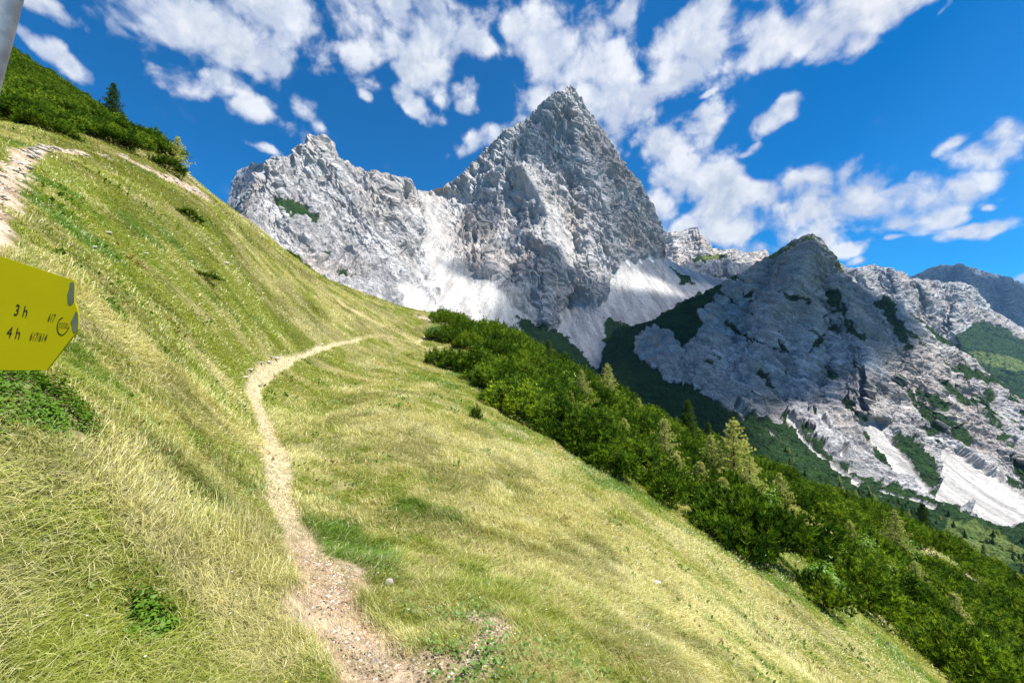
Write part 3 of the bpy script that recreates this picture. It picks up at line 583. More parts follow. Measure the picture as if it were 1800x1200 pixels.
# ------------------------------------------------------------------ grass
def hnormal(X, Y, e=.05):
    zx = (hill0(X+e, Y)-hill0(X-e, Y))/(2*e); zy = (hill0(X, Y+e)-hill0(X, Y-e))/(2*e)
    n = np.stack([-zx, -zy, np.ones_like(zx)], -1); return n/np.linalg.norm(n, axis=-1, keepdims=True)
BUSHES = [(*on_hill([58], [704])[0][:2], .24), (*on_hill([262], [1098])[0][:2], .085), (*on_hill([200], [548])[0][:2], .17)]
def make_grass(n, r0, r1, seg, seed, lmul=1.0, wmul=1.0):
    g = np.random.default_rng(seed)
    r = np.exp(g.uniform(math.log(r0), math.log(r1), n)); a = np.radians(g.uniform(-56, 56, n))
    X, Y = r*np.sin(a), r*np.cos(a)
    pmk = pathmask(X, Y); cut = np.maximum.reduce([pmk['dirt']*.95, pmk['scree']*1.0, pmk['dry']*.5, pmk['soil']*.95])
    keep = g.random(n) > cut*1.02
    keep |= (g.random(n) < .30+.25*sstep(r, 6, 12)) & (pmk['scree'] < .5)
    for (bx_, by_, br_) in BUSHES: keep &= ~(np.hypot(X-bx_, Y-by_) < br_*(.85+.2*g.random(n)))
    X, Y, r = X[keep], Y[keep], r[keep]; cut = cut[keep]; n = len(X)
    z = hill(X, Y); rnd = g.random(n)
    _w = sstep(r, 6, 16); tu = (1-_w)*fbm(np.stack([X/.3, Y/.3, X*0], -1), 2, .5, 241)+_w*fbm(np.stack([X/.8, Y/.8, X*0], -1), 2, .5, 243)
    col = turfcol(X, Y, rnd); col = col*(1+.30*(g.random((n, 1))-.5)); 
    pale = g.random(n) < .07; col[pale] = np.array([.62, .55, .30])
    col = mixa(col, np.array([.60, .53, .33]), np.clip(cut, 0, 1)*.85)
    gg, ss = turf(X, Y)
    L = np.maximum(.035, .055+.085*g.random(n)+.095*tu+.035*ss)*lmul*(1-.62*cut)*np.clip(1+.022*(r-6), .85, 1.8)*(1-.32*sstep(r, 3.6, 2.0))
    wd = np.maximum(.0028, r*.00135)*wmul*(.7+.6*g.random(n))
    N = hnormal(X, Y)
    fl = fbm(np.stack([X/1.3, Y/1.3, X*0+3], -1), 3, .5, 242); ang = fl*4.0+g.normal(0, 1.15, n)-.75
    d = np.stack([np.cos(ang), np.sin(ang), 0*ang], -1); d -= N*(d*N).sum(-1, keepdims=True); d /= np.linalg.norm(d, axis=-1, keepdims=True)
    dh = np.stack([N[:, 0], N[:, 1], 0*z], -1)*.7; d = d+dh; d -= N*(d*N).sum(-1, keepdims=True)
    up = N*.45+np.array([0, 0, .55])
    ben = (.55+.75*g.random(n))
    side = np.cross(d, up); side /= np.linalg.norm(side, axis=-1, keepdims=True)+1e-9
    tw = g.normal(0, .8, n)[:, None]; side = side*np.cos(tw)+d/np.linalg.norm(d, axis=-1, keepdims=True)*np.sin(tw)
    B = np.stack([X, Y, z-.01], -1); vs = []
    for k in range(seg+1):
        t = k/seg
        c = B+up*(L*(t-.42*ben*t*t))[:, None]+d*(L*ben*.75*t**1.7)[:, None]
        if k < seg: w_ = wd*(1-.55*t); vs += [c-side*w_[:, None]*.5, c+side*w_[:, None]*.5]
        else: vs.append(c)
    V = np.stack(vs, 1); m = V.shape[1]; base = (np.arange(n)*m)[:, None]
    Fs = []
    if seg > 1: Fs.append(np.concatenate([base+np.array([[2*k, 2*k+1, 2*k+3, 2*k+2]]) for k in range(seg-1)], 0))
    Fs.append(base+np.array([[2*seg-2, 2*seg-1, 2*seg]]))
    return V.reshape(-1, 3), Fs, np.repeat(col, m, 0)
def join(parts):
    off = 0; Vs = []; Q = []; T = []; Cs = []
    for V, Fs, c in parts:
        Vs.append(V); Cs.append(c)
        for f in Fs: (Q if f.shape[1] == 4 else T).append(f+off)
        off += len(V)
    return np.concatenate(Vs), ([np.concatenate(Q)] if Q else [])+([np.concatenate(T)] if T else []), np.concatenate(Cs)
V, Fs, c = join([make_grass(290000, 1.25, 6.5, 3, 1, 1.0, .85), make_grass(330000, 5.5, 90, 2, 2, 1, .9), make_grass(330000, 7, 75, 1, 3, .8, 1.2), make_grass(9000, 1.3, 9, 3, 5, 1.7, .8)])
grass = mesh_np('grass', V, Fs, M_grass, attrs={'Col': c})
tag(grass, 'dry yellow green meadow grass covering the hillside', 'grass', kind='stuff')

# ------------------------------------------------------------------ foliage builders
def unit(v): return v/(np.linalg.norm(v, axis=-1, keepdims=True)+1e-9)
def brushes(Pt, Ax, n, ln, wd, spread, g, col, colv=.25):
    """needle brushes: n thin triangles leaving every point round its axis"""
    m = len(Pt); P2 = np.repeat(Pt, n, 0); A2 = np.repeat(Ax, n, 0); K = m*n
    d = unit(A2+spread*unit(g.normal(size=(K, 3)))); l = (np.repeat(ln, n) if np.ndim(ln) else ln)*(.65+.6*g.random(K))
    s = unit(np.cross(d, unit(g.normal(size=(K, 3)))))*wd*.5
    st = P2+A2*(np.repeat(g.random(m), n)*0)[:, None]
    V = np.stack([st-s, st+s, st+d*l[:, None]], 1).reshape(-1, 3)
    F_ = np.arange(K*3).reshape(-1, 3)
    c = np.repeat(col*(1+colv*(g.random((m, 1))-.5)*2), n*3, 0)
    return V, [F_], c
def tube(pts, r0, r1, k, col):
    pts = np.asarray(pts, float); n = len(pts); T = unit(np.gradient(pts, axis=0)); a = np.array([.31, .77, .1])
    s = unit(np.cross(T, a)); b = np.cross(T, s); an = np.arange(k)/k*2*math.pi
    R = np.linspace(r0, r1, n)[:, None, None]
    V = pts[:, None]+R*(np.cos(an)[None, :, None]*s[:, None]+np.sin(an)[None, :, None]*b[:, None])
    i, j = np.meshgrid(np.arange(n-1), np.arange(k), indexing='ij'); j2 = (j+1) % k
    q = np.stack([i*k+j, i*k+j2, (i+1)*k+j2, (i+1)*k+j], -1).reshape(-1, 4)
    return V.reshape(-1, 3), [q], np.tile(col, (n*k, 1))
PINE_C = np.array([.112, .205, .022]); BARK_C = np.array([.14, .10, .075])
def pine_parts(seed, rad=1.5, hgt=1.35, tips=900, nl=1.0, sp=.62):
    g = np.random.default_rng(seed)
    u = g.random(tips)**.8; th = g.random(tips)*2*math.pi; lob = 1+.28*np.sin(th*3+seed)+.15*np.sin(th*5+seed*2.1)
    rr_ = np.sqrt(u)*rad*lob; x, y = rr_*np.cos(th), rr_*np.sin(th)
    prof = np.sqrt(np.clip(1-(np.sqrt(u))**2.6, 0, 1)); bump = .8+.34*fbm(np.stack([x/.55, y/.55, x*0+seed], -1), 2, .5, 301+seed)
    z = hgt*(.14+prof*bump*(.9+.25*np.sin(x*3.1+seed)*np.sin(y*2.7+seed)))*(1-.42*(g.random(tips)**2.0))
    Pt = np.stack([x, y, z], -1); out = unit(np.stack([x, y, z*.3], -1)); Ax = unit(out*.55+np.array([0, 0, 1.0])+g.normal(0, .22, (tips, 3))); ld = g.random(tips) < .14; Pt[ld] += Ax[ld]*g.uniform(.12, .34, (ld.sum(), 1))*hgt/1.35*(1 if nl == 1 else 1.3)
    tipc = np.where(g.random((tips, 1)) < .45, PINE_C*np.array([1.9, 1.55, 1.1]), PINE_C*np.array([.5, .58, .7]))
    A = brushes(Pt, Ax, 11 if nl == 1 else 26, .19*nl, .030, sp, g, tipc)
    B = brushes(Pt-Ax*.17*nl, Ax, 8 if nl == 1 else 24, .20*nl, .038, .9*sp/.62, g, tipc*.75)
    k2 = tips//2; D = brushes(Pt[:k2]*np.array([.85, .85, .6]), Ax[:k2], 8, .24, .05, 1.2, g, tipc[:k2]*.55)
    fol = join([A, B, D])
    br = []
    for i in range(26):
        e = Pt[g.integers(tips)]*.9; m = e*.5+np.array([0, 0, -.12*hgt])
        br.append(tube([(e[0]*.04, e[1]*.04, -.15), m, e], .035, .012, 5, BARK_C))
    return fol, join(br)
def conifer_parts(seed, H, kind):
    g = np.random.default_rng(seed); lar = kind == 'larch'
    W_ = .38 if lar else .25
    lean = g.normal(0, .012, 2); tp = [(lean[0]*H*t, lean[1]*H*t, H*t) for t in np.linspace(-.06, 1, 9)]
    trunk = tube(tp, .022*H+.02, .012, 8, BARK_C*np.array([1.2, 1.1, 1.0]) if lar else BARK_C)
    br = []; Pt = []; Ax = []; z = .06*H; Lp = []
    while z < .985*H:
        t = z/H; L = H*W_*((1-t)**.8)*(.75+.5*g.random())+.06
        nb_ = 5 if lar else 7
        a0 = g.random()*6.3
        for k in range(nb_):
            if lar and g.random() < .15: continue
            a = a0+k*6.283/nb_+g.normal(0, .25); Lb = L*(.6+.6*g.random()); dr = -.10 if lar else -.30
            dirv = np.array([math.cos(a), math.sin(a), 0])
            ns = max(3, int(Lb/(.10 if H < 9 else .2))); ts = np.linspace(.12, 1, ns)
            pt = dirv*(Lb*ts)[:, None]+np.array([0, 0, 1.0])*(z+Lb*(dr*ts+.30*ts**2*(1 if not lar else .7)))[:, None]
            pt[:, :2] += np.array(lean)*z
            br.append(tube([pt[0]*np.array([0, 0, 1])+np.array([lean[0]*z, lean[1]*z, 0]), pt[len(pt)//2], pt[-1]], .010+.004*H*(1-t)*.3, .004, 4, BARK_C))
            pt2 = pt+g.normal(0, .035*Lb, pt.shape)
            for s_ in (-1, 1):       # side twigs
                sd = np.array([-dirv[1], dirv[0], 0])*s_
                q = pt2[1:]+sd*((1-ts[1:])*.40*Lb+.03)[:, None]*g.random((ns-1, 1))+np.array([0, 0, -.03]); Pt.append(q); Ax.append(unit(sd*.7+dirv*.7+np.array([0, 0, .05 if lar else -.1]))[None]*np.ones((len(q), 1)))
            Pt.append(pt2); Ax.append(np.tile(unit(dirv+np.array([0, 0, .35])), (len(pt2), 1)))
        z += H*(.035 if lar else .030)*(.8+.5*g.random())
    Pt.append(np.array([[lean[0]*H, lean[1]*H, H*f] for f in (.93, .96, .99, 1.0)])); Ax.append(np.tile([0, 0, 1.0], (4, 1)))
    Pt = np.concatenate(Pt); Ax = np.concatenate(Ax); s_ = max(H/6.0, .45)
    base = np.array([.47, .50, .15]) if lar else np.array([.075, .14, .022])
    c = base*np.where(g.random((len(Pt), 1)) < .4, 1.3, .85)
    fol = brushes(Pt, Ax, 16 if lar else 15, (.15 if lar else .17)*s_, (.022 if lar else .03)*s_, 1.0 if lar else .6, g, c)
    return fol, join([trunk]), join(br)
def leaf_parts(seed, rad, hgt, n, ls, col, up=.3, q=None):
    g = np.random.default_rng(seed); v = unit(g.normal(size=(n, 3))); v[:, 2] = np.abs(v[:, 2])
    rr_ = (.55+.45*g.random(n)**.5)*(.82+.25*fbm(v*2.4+seed, 2, .5, 311))
    lo_ = 1+.22*np.sin(3*np.arctan2(v[:, 1], v[:, 0])+seed)+.13*np.sin(7*np.arctan2(v[:, 1], v[:, 0])+seed*2); P_ = v*(rr_*lo_)[:, None]*np.array([rad, rad, hgt])
    if q is not None: P_[:, 2] = P_[:, 2]*(.75+.5*fbm(P_*9/max(rad, .2)*.5, 3, .5, 312))+hill(q[0]+P_[:, 0], q[1]+P_[:, 1])-hill(q[0], q[1])
    nrm = unit(v+np.array([0, 0, up])+g.normal(0, .5, (n, 3)))
    t = unit(np.cross(nrm, g.normal(size=(n, 3)))); b = np.cross(nrm, t); l = ls*(.7+.6*g.random(n))[:, None]
    V = np.stack([P_, P_+t*l*.5+b*l*.27, P_+t*l+nrm*l*.05, P_+t*l*.5-b*l*.27], 1).reshape(-1, 3)
    c = np.repeat(col*(.7+.7*g.random((n, 1))), 4, 0)
    br = []
    for i in range(14):
        e = P_[g.integers(n)]*.9; br.append(tube([(e[0]*.05, e[1]*.05, -.03), e*.5+np.array([0, 0, .04*hgt]), e], .012*rad+.002, .003*rad+.001, 5, BARK_C))
    return (V, [np.arange(n*4).reshape(-1, 4)], c), join(br)
class Proto:
    def __init__(s, parts, mats): s.m = []; s.parts = parts; s.mats = mats; s.mesh = {}
    def place(s, kind, loc, label, cat, group=None, rz=0, sc=1.0, tilt=None):
        r = thing(kind, loc, label, cat, group, rz)
        r.scale = sc if isinstance(sc, tuple) else (sc, sc, sc)
        if tilt is not None: r.rotation_euler = tilt
        for (nm, geo_), m in zip(s.parts, s.mats):
            if nm not in s.mesh:
                o = mesh_np(nm, geo_[0], geo_[1], m, r, {'Col': geo_[2]}); s.mesh[nm] = o
            else:
                o = s.mesh[nm].copy(); COL.objects.link(o); o.parent = r
        return r
PP = []
for i in range(6):
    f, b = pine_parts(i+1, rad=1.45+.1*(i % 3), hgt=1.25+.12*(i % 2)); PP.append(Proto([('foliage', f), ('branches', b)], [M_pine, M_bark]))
INNER = [(700, 540), (766, 553), (772, 585), (812, 618), (860, 640), (905, 655), (925, 668)]
innerx = np.array([766, 770, 780, 800, 812, 822, 850, 890, 905, 950, 990, 1030, 1080, 1150, 1230, 1300, 1400, 1480, 1560, 1650, 1750, 1800, 1900])
innery = np.array([556, 590, 606, 618, 652, 668, 690, 712, 735, 768, 790, 812, 842, 876, 928, 975, 1010, 1062, 1118, 1182, 1250, 1285, 1350])
GAPS = [[(1368, 908), (1400, 900), (1430, 918), (1490, 962), (1500, 1015), (1470, 1025), (1420, 990), (1380, 960)], [(1755, 1020), (1830, 1060), (1830, 1100), (1790, 1070)], [(1620, 962), (1640, 965), (1712, 1015), (1705, 1028), (1660, 1005)],
        [(782, 606), (830, 622), (905, 650), (900, 664), (850, 654), (806, 640)], [(1490, 960), (1530, 970), (1520, 985)]]
ulx = np.array([-100, 0, 50, 107, 125, 165, 215, 252, 300, 320]); uly = np.array([180, 208, 226, 246, 240, 238, 268, 262, 284, 292])
def poisson(x0, x1, y0, y1, rad, n, seed, dens=None):
    g = np.random.default_rng(seed); out = []; cell = {}
    for k in range(n):
        x, y = g.uniform(x0, x1), g.uniform(y0, y1); i, j = int(x//rad), int(y//rad); ok = True
        for a in (-1, 0, 1):
            for b in (-1, 0, 1):
                for q in cell.get((i+a, j+b), ()):
                    if (q[0]-x)**2+(q[1]-y)**2 < rad*rad: ok = False
        if ok: cell.setdefault((i, j), []).append((x, y)); out.append((x, y))
    return np.array(out)
def sight(X, Y, Zt, n=70):
    """is a point at height Zt above the ground at X,Y seen from the camera?"""
    t = np.linspace(.05, .985, n)[None]
    gz = hill0(X[:, None]*t, Y[:, None]*t); return (gz < Zt[:, None]*t+.0).all(1)
TREES = [('spruce', 965, 596, 40, 'dark pointed young spruce at the skyline of the thicket, leftmost tree of the pine belt'), ('larch', 1022, 648, 27, 'feathery pale green larch in the thicket, just right of the leftmost spruce'),
         ('larch', 1067, 638, 38, 'small yellow green larch standing out against the dark valley'), ('larch', 1165, 732, 20, 'broad pale yellow green larch in the middle of the thicket'),
         ('spruce', 1206, 702, 36, 'tallest dark narrow spruce on the thicket skyline'), ('larch', 1246, 762, 25, 'thin pale larch with bare lower twigs between the tall spruce and the large larch'),
         ('larch', 1282, 734, 24, 'tall brownish larch on the thicket skyline, right of the tall spruce'), ('spruce', 1241, 742, 42, 'small spruce tip between the tall spruce and the brownish larch'),
         ('larch', 1361, 830, 25, 'young pale larch alone among dark pines, right of the leafy bush'), ('larch', 1556, 895, 30, 'loose pale larch in the right part of the thicket'),
         ('spruce', 1605, 884, 45, 'small spruce on the skyline in the right part of the thicket'), ('larch', 1690, 962, 42, 'thin young larch on the skyline near the right edge'), ('spruce', 1716, 990, 36, 'young spruce low in the thicket near the right edge'), ('larch', 1120, 700, 40, 'slim young larch on the thicket skyline between the valley scree and the tall spruce'),
         ('spruce', 175, 147, 36, 'dark spruce with visible tiers on the upper left skyline'), ('larch', 294, 240, 27, 'blue green young larch at the end of the upper left thicket'), ('spruce', 279, 252, 28, 'small dark spruce beside the young larch at the end of the upper left thicket')]
for (kd, px, top, Y, lab) in [('larch', 1000, 690, 24, 'short pale larch rising from the left part of the thicket below the leftmost spruce'), ('larch', 1095, 735, 22, 'pale bushy young larch left of the broad pale larch'), ('larch', 1185, 800, 18.5, 'pale larch sapling low in the thicket under the broad pale larch'),
         ('larch', 1225, 810, 20, 'thin pale larch sapling in front of the thin bare larch'), ('larch', 1310, 800, 21, 'pale larch sapling just above the bright broadleaf bush'), ('larch', 1262, 862, 17, 'low pale larch sapling at the thicket edge left of the bright broadleaf bush'),
         ('spruce', 1395, 862, 30, 'small dark spruce right of the lone young larch'), ('larch', 1480, 915, 26, 'pale young larch midway between the small grass gap and the skyline'), ('larch', 1585, 985, 22, 'pale larch sapling in the lower right thicket'), ('larch', 1650, 1040, 20, 'low pale larch sapling near the dirt scar at the right'), ('larch', 1760, 1010, 40, 'slim larch on the skyline nearest the right edge'), ('spruce', 1330, 812, 36, 'small spruce tip on the skyline right of the brownish larch')]: TREES.append((kd, px, top, Y, lab))
cand = np.concatenate([poisson(-10, 85, 9, 70, 1.55, 26000, 5)])
gz = hill(cand[:, 0], cand[:, 1]); qx, qy = topix(np.stack([cand[:, 0], cand[:, 1], gz], -1))
ok = (qy < np.interp(qx, innerx, innery)-4) & (qx > 770) & (qx < 1890) & (np.hypot(cand[:, 0], cand[:, 1]) < 72)
for gp in GAPS: ok &= ~(poly_sd(qx, qy, gp) > -3)
ok &= sight(cand[:, 0], cand[:, 1], gz+.9)
for (kd, px, top, Y, lab) in TREES:
    if px < 700: continue
    fx_ = F/Y; ok &= ~((np.abs(qx-px) < (.7 if kd == 'spruce' else .85)*fx_) & (cand[:, 1] < Y+.5) & (cand[:, 1] > Y-(1.6 if kd == 'spruce' else 2.6)))
ok &= fbm(np.stack([cand[:, 0]/2.6, cand[:, 1]/2.6, cand[:, 0]*0], -1), 2, .5, 321) > -.50
band = np.stack([cand[:, 0], cand[:, 1], gz], -1)[ok]
cand = poisson(-75, -8, 8, 62, 1.7, 20000, 6); gz = hill(cand[:, 0], cand[:, 1]); qx, qy = topix(np.stack([cand[:, 0], cand[:, 1], gz], -1))
ok = (qy < np.interp(qx, ulx, uly)-2) & (qx > -90) & (qx < 284); ok &= sight(cand[:, 0], cand[:, 1], gz+.9)
upper = np.stack([cand[:, 0], cand[:, 1], gz], -1)[ok]
# a fringe of pines just behind the skyline of the spur
fr = []
for x in np.linspace(500, 668, 15):
    yy = np.interp(x, [500, 560, 620, 668], [436, 482, 511, 530]); q = pix(x+rng.normal(0, 3), yy, np.interp(x, [500, 668], [44, 60]))
    fr.append((q[0], q[1], hill(q[0], q[1])-.15))
fringe = np.array(fr)
print('PINES', len(band), len(upper), len(fringe))
def pine_batch(pts, n_ind, label, group, seed, zs=1.0, smin=.68, smax=1.28, tint=0):
    g = np.random.default_rng(seed); d = np.hypot(pts[:, 0], pts[:, 1]); order = np.argsort(d); rest = []
    for k, i in enumerate(order):
        sc = g.uniform(smin, smax); p = PP[g.integers(6)]; rz = g.uniform(0, 6.28); s3 = (sc, sc, sc*zs*g.uniform(.8, 1.15)); pt = pts[i]-np.array([0, 0, .12])
        if k < n_ind:
            p.place('dwarf_pine', pt, label, 'dwarf pine', group, rz, s3, tilt=(g.normal(0, .08), .28+g.normal(0, .06), rz) if False else None)
        else: rest.append((p, pt, rz, s3))
    return rest
TOTAL = len(band)+len(upper)+len(fringe)
nb_ = min(len(band), 205); nu_ = min(len(upper), 75)
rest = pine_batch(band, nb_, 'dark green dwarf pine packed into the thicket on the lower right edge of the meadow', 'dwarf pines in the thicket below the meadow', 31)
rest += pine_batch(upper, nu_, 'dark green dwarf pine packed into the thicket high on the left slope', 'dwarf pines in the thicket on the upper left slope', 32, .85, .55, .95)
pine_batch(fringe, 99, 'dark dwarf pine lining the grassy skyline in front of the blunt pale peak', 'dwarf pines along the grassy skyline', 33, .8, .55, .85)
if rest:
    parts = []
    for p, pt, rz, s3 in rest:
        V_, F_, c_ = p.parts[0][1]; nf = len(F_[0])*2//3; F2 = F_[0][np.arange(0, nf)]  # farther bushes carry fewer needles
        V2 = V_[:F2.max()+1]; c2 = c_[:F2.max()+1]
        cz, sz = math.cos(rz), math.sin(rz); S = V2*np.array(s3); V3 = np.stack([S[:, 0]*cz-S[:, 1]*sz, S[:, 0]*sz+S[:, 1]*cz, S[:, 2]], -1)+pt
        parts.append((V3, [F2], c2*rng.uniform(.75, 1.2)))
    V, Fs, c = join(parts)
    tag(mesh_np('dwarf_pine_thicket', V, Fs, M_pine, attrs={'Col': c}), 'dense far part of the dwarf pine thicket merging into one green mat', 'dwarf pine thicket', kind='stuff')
def gpos(px, Y, dz=0.0):
    q = pix(px, 600, Y); return np.array([q[0], Y, float(hill(q[0], Y))+dz])
def gpix(px, py, dz=0.0):
    q = on_hill([px], [py])[0]; return np.array([q[0], q[1], float(hill(q[0], q[1]))+dz])
PB = []
for i in range(2):
    f, b = pine_parts(21+i, 1.5, 1.5, 260, 1.5, .40); PB.append(Proto([('foliage', f), ('branches', b)], [M_pine, M_bark]))
for (px, py, s3, lab) in [(765, 641, (.62, .5, .75), 'small lone dark pine bush beside the faint trail, left of the pine thicket'), (836, 737, (.13, .13, .28), 'tiny dark pine seedling alone in the meadow below the thicket'),
                          (332, 384, (.55, .3, .16), 'low flat dark pine mat on the left slope under the stony scar'), (355, 486, (.4, .22, .12), 'low dark pine mat in the middle of the left slope'),
                          (1790, 1052, (.8, .8, .9), 'round pine bush alone on the small grass patch at the right edge'), (290, 300, (.7, .5, .45), 'low dark bush in the stones below the larch on the skyline'), (1445, 860+200, (.5, .5, .5), 'small pine bush at the edge of the thicket near the right meadow')]:
    PB[int(px) % 2].place('pine_bush', gpix(px, py, -.05), lab, 'pine bush', None, px*.1, s3)
for k, (kd, px, top, Y, lab) in enumerate(TREES):
    g_ = gpos(px, Y, -.1); ztop = pix(px, top, Y)[2]; H = max(1.5, ztop-g_[2])
    f, tr, br = conifer_parts(400+k, H, kd)
    Proto([('crown', f), ('trunk', tr), ('branches', br)], [M_larch if kd == 'larch' else M_pine, M_bark, M_bark]).place('larch_tree' if kd == 'larch' else 'spruce_tree', g_, lab, kd+' tree')
for k, (px, py, Y, rad, hh, ls, lab, col) in enumerate([(1318, 905, 21, 1.0, 1.7, .13, 'bright green broadleaf bush at the lower edge of the thicket', (.17, .30, .05)), (925, 690, 26, 1.1, 1.0, .12, 'light green leafy bush at the meadow edge of the thicket, near its left end', (.16, .27, .04)), (1425, 1020, 13.5, .8, .8, .10, 'bright leafy bush at the meadow edge on the right', (.15, .27, .04))]):
    f, b = leaf_parts(500+k, rad, hh, 2600, ls, np.array(col)); Proto([('foliage', f), ('branches', b)], [M_leaf, M_bark]).place('leafy_bush', gpos(px, Y), lab, 'bush')
g = np.random.default_rng(77); LB = []
for k in range(3):
    f, b = leaf_parts(540+k, .85, .95, 900, .12, np.array([(.19, .30, .05), (.15, .27, .05), (.22, .30, .07)][k])); LB.append(Proto([('foliage', f), ('branches', b)], [M_leaf, M_bark]))
for k, i in enumerate(g.choice(min(len(band), 205), 26, replace=False)):
    o_ = np.argsort(np.hypot(band[:, 0], band[:, 1]))[i]; q = band[o_]+np.array([g.uniform(-.9, .9), g.uniform(-.9, .9), .25]); sc = g.uniform(.6, 1.15)
    LB[k % 3].place('leafy_shrub', q, 'light green leafy shrub mixed in among the dark dwarf pines', 'shrub', 'leafy shrubs in the pine thicket', g.uniform(0, 6), (sc, sc, sc*1.25))
# alpenrose bushes close to the camera
for k, (px, py, rad, hh, n, ls, lab) in enumerate([(58, 704, .33, .24, 7000, .019, 'dense low alpenrose bush with small glossy leaves right under the yellow sign'), (262, 1098, .11, .16, 620, .030, 'tiny glossy dark green bush alone in the grass at lower left'),
                                                   (200, 548, .22, .16, 700, .03, 'small dark green bush in the grass right of the sign tip'), (150, 470, .25, .10, 500, .03, 'low green herb cushion in the grass above the sign tip')]):
    q = gpix(px, py, -.02); f, b = leaf_parts(520+k, rad, hh, n, ls, np.array([.10, .19, .018]), .35, q); Proto([('foliage', f), ('branches', b)], [M_leaf, M_bark]).place('alpenrose_bush', q, lab, 'bush')
# ------------------------------------------------------------------ herbs, stones, pebbles
g = np.random.default_rng(61); Ps = []
for (px, py, n, rad) in [(770, 1075, 20, .30), (835, 1085, 30, .32), (905, 1160, 40, .30), (800, 1165, 28, .28), (690, 1010, 10, .2), (955, 1140, 20, .25), (1010, 1185, 14, .25), (880, 1195, 24, .22), (720, 1060, 12, .2)]:
    q = gpix(px, py); a = g.normal(0, rad*.5, (n, 2)); Ps.append(q[:2]+a)
Ps = np.concatenate(Ps); n = len(Ps); k = 9; Z = hill(Ps[:, 0], Ps[:, 1])
C0 = np.repeat(np.column_stack([Ps, Z+.01]), k, 0); an = g.uniform(0, 6.28, n*k); l = g.uniform(.012, .028, n*k)[:, None]
d = np.stack([np.cos(an), np.sin(an), g.uniform(.2, 1.1, n*k)], -1); d = unit(d); s_ = unit(np.cross(d, np.array([0, 0, 1.0]))); C1 = C0+d*g.uniform(.005, .05, (n*k, 1))
V = np.stack([C1, C1+d*l*.5+s_*l*.42, C1+d*l*1.0, C1+d*l*.5-s_*l*.42], 1).reshape(-1, 3)
hcol = np.repeat(np.array([.13, .21, .05])*(.7+.8*g.random((n*k, 1))), 4, 0)
tag(mesh_np('alpine_herbs', V, np.arange(n*k*4).reshape(-1, 4), M_leaf, attrs={'Col': hcol}), 'low round leaved green herbs on the bare soil beside the path in front', 'herbs', kind='stuff')
g = np.random.default_rng(64); nh = 520; r_ = np.exp(g.uniform(math.log(1.5), math.log(26), nh)); a_ = np.radians(g.uniform(-54, 50, nh)); hx, hy = r_*np.sin(a_), r_*np.cos(a_)
gg_, ss_ = turf(hx, hy); _pm = pathmask(hx, hy); kp = ((gg_ > .12) | (g.random(nh) < .3)) & (_pm['dirt']+_pm['scree'] < .2); hx, hy, r_ = hx[kp], hy[kp], r_[kp]; nh = len(hx); kk = 16; rad_ = (.05+.012*r_)*g.uniform(.5, 1.4, nh)
ox = np.repeat(hx, kk)+g.normal(0, 1, nh*kk)*np.repeat(rad_, kk); oy = np.repeat(hy, kk)+g.normal(0, 1, nh*kk)*np.repeat(rad_, kk)
B_ = np.stack([ox, oy, hill(ox, oy)+.02+.05*g.random(nh*kk)], -1); l = (g.uniform(.02, .045, nh*kk)*np.repeat(np.clip(r_/4, .8, 3.5), kk))[:, None]; an = g.uniform(0, 6.28, nh*kk); d = unit(np.stack([np.cos(an), np.sin(an), g.uniform(.1, 1.4, nh*kk)], -1)); s_ = unit(np.cross(d, np.array([0, 0, 1.0])))
V = np.stack([B_, B_+d*l*.5+s_*l*.3, B_+d*l, B_+d*l*.5-s_*l*.3], 1).reshape(-1, 3); hcol = np.repeat(np.repeat(np.where(g.random((nh, 1)) < .2, np.array([.20, .14, .05]), np.array([.09, .16, .025])), kk, 0)*(.7+.8*g.random((nh*kk, 1))), 4, 0)
tag(mesh_np('meadow_herbs', V, np.arange(nh*kk*4).reshape(-1, 4), M_leaf, attrs={'Col': hcol}), 'dark green and brownish low herbs dotted through the meadow grass', 'herbs', kind='stuff')
n = 130; r_ = np.exp(g.uniform(math.log(1.6), math.log(12), n)); a_ = np.radians(g.uniform(-54, 50, n)); fx, fy = r_*np.sin(a_), r_*np.cos(a_); z_ = hill(fx, fy)+.06+.05*g.random(n); w_ = .0035+.0007*r_
C_ = np.stack([fx, fy, z_], -1); an = np.arange(6)/6*6.283; ring = np.stack([np.cos(an), np.sin(an), .25*np.cos(2*an)], -1)
V = np.concatenate([C_[:, None], C_[:, None]+ring[None]*w_[:, None, None]], 1).reshape(-1, 3); tri = np.array([[0, i+1, (i+1) % 6+1] for i in range(6)]); fc = np.repeat(np.where(g.random((n, 1)) < .5, np.array([.75, .62, .03]), np.array([.8, .8, .78])), 7, 0)
tag(mesh_np('meadow_flowers', V, (tri[None]+np.arange(n)[:, None, None]*7).reshape(-1, 3), M_leaf, attrs={'Col': fc}), 'tiny yellow and white flowers scattered in the near meadow', 'flowers', kind='stuff')
import bmesh
def stone_geo(seed, sub=2, flat=.6):
    bm = bmesh.new(); bmesh.ops.create_icosphere(bm, subdivisions=sub, radius=1.0)
    V = np.array([v.co[:] for v in bm.verts]); Fc = np.array([[v.index for v in f.verts] for f in bm.faces]); bm.free()
    V = V*(1+.45*fbm(V*.9+seed*3.1, 3, .5, 601)[:, None]); V = np.sign(V)*np.abs(V)**.7*np.array([1, .75, flat])
    c = np.array([.55, .51, .45])*(1+.25*fbm(V*3+seed, 3, .6, 602)[:, None]); return V, [Fc], c
ST = [Proto([('stone', stone_geo(i, 3))], [M_stone]) for i in range(5)]
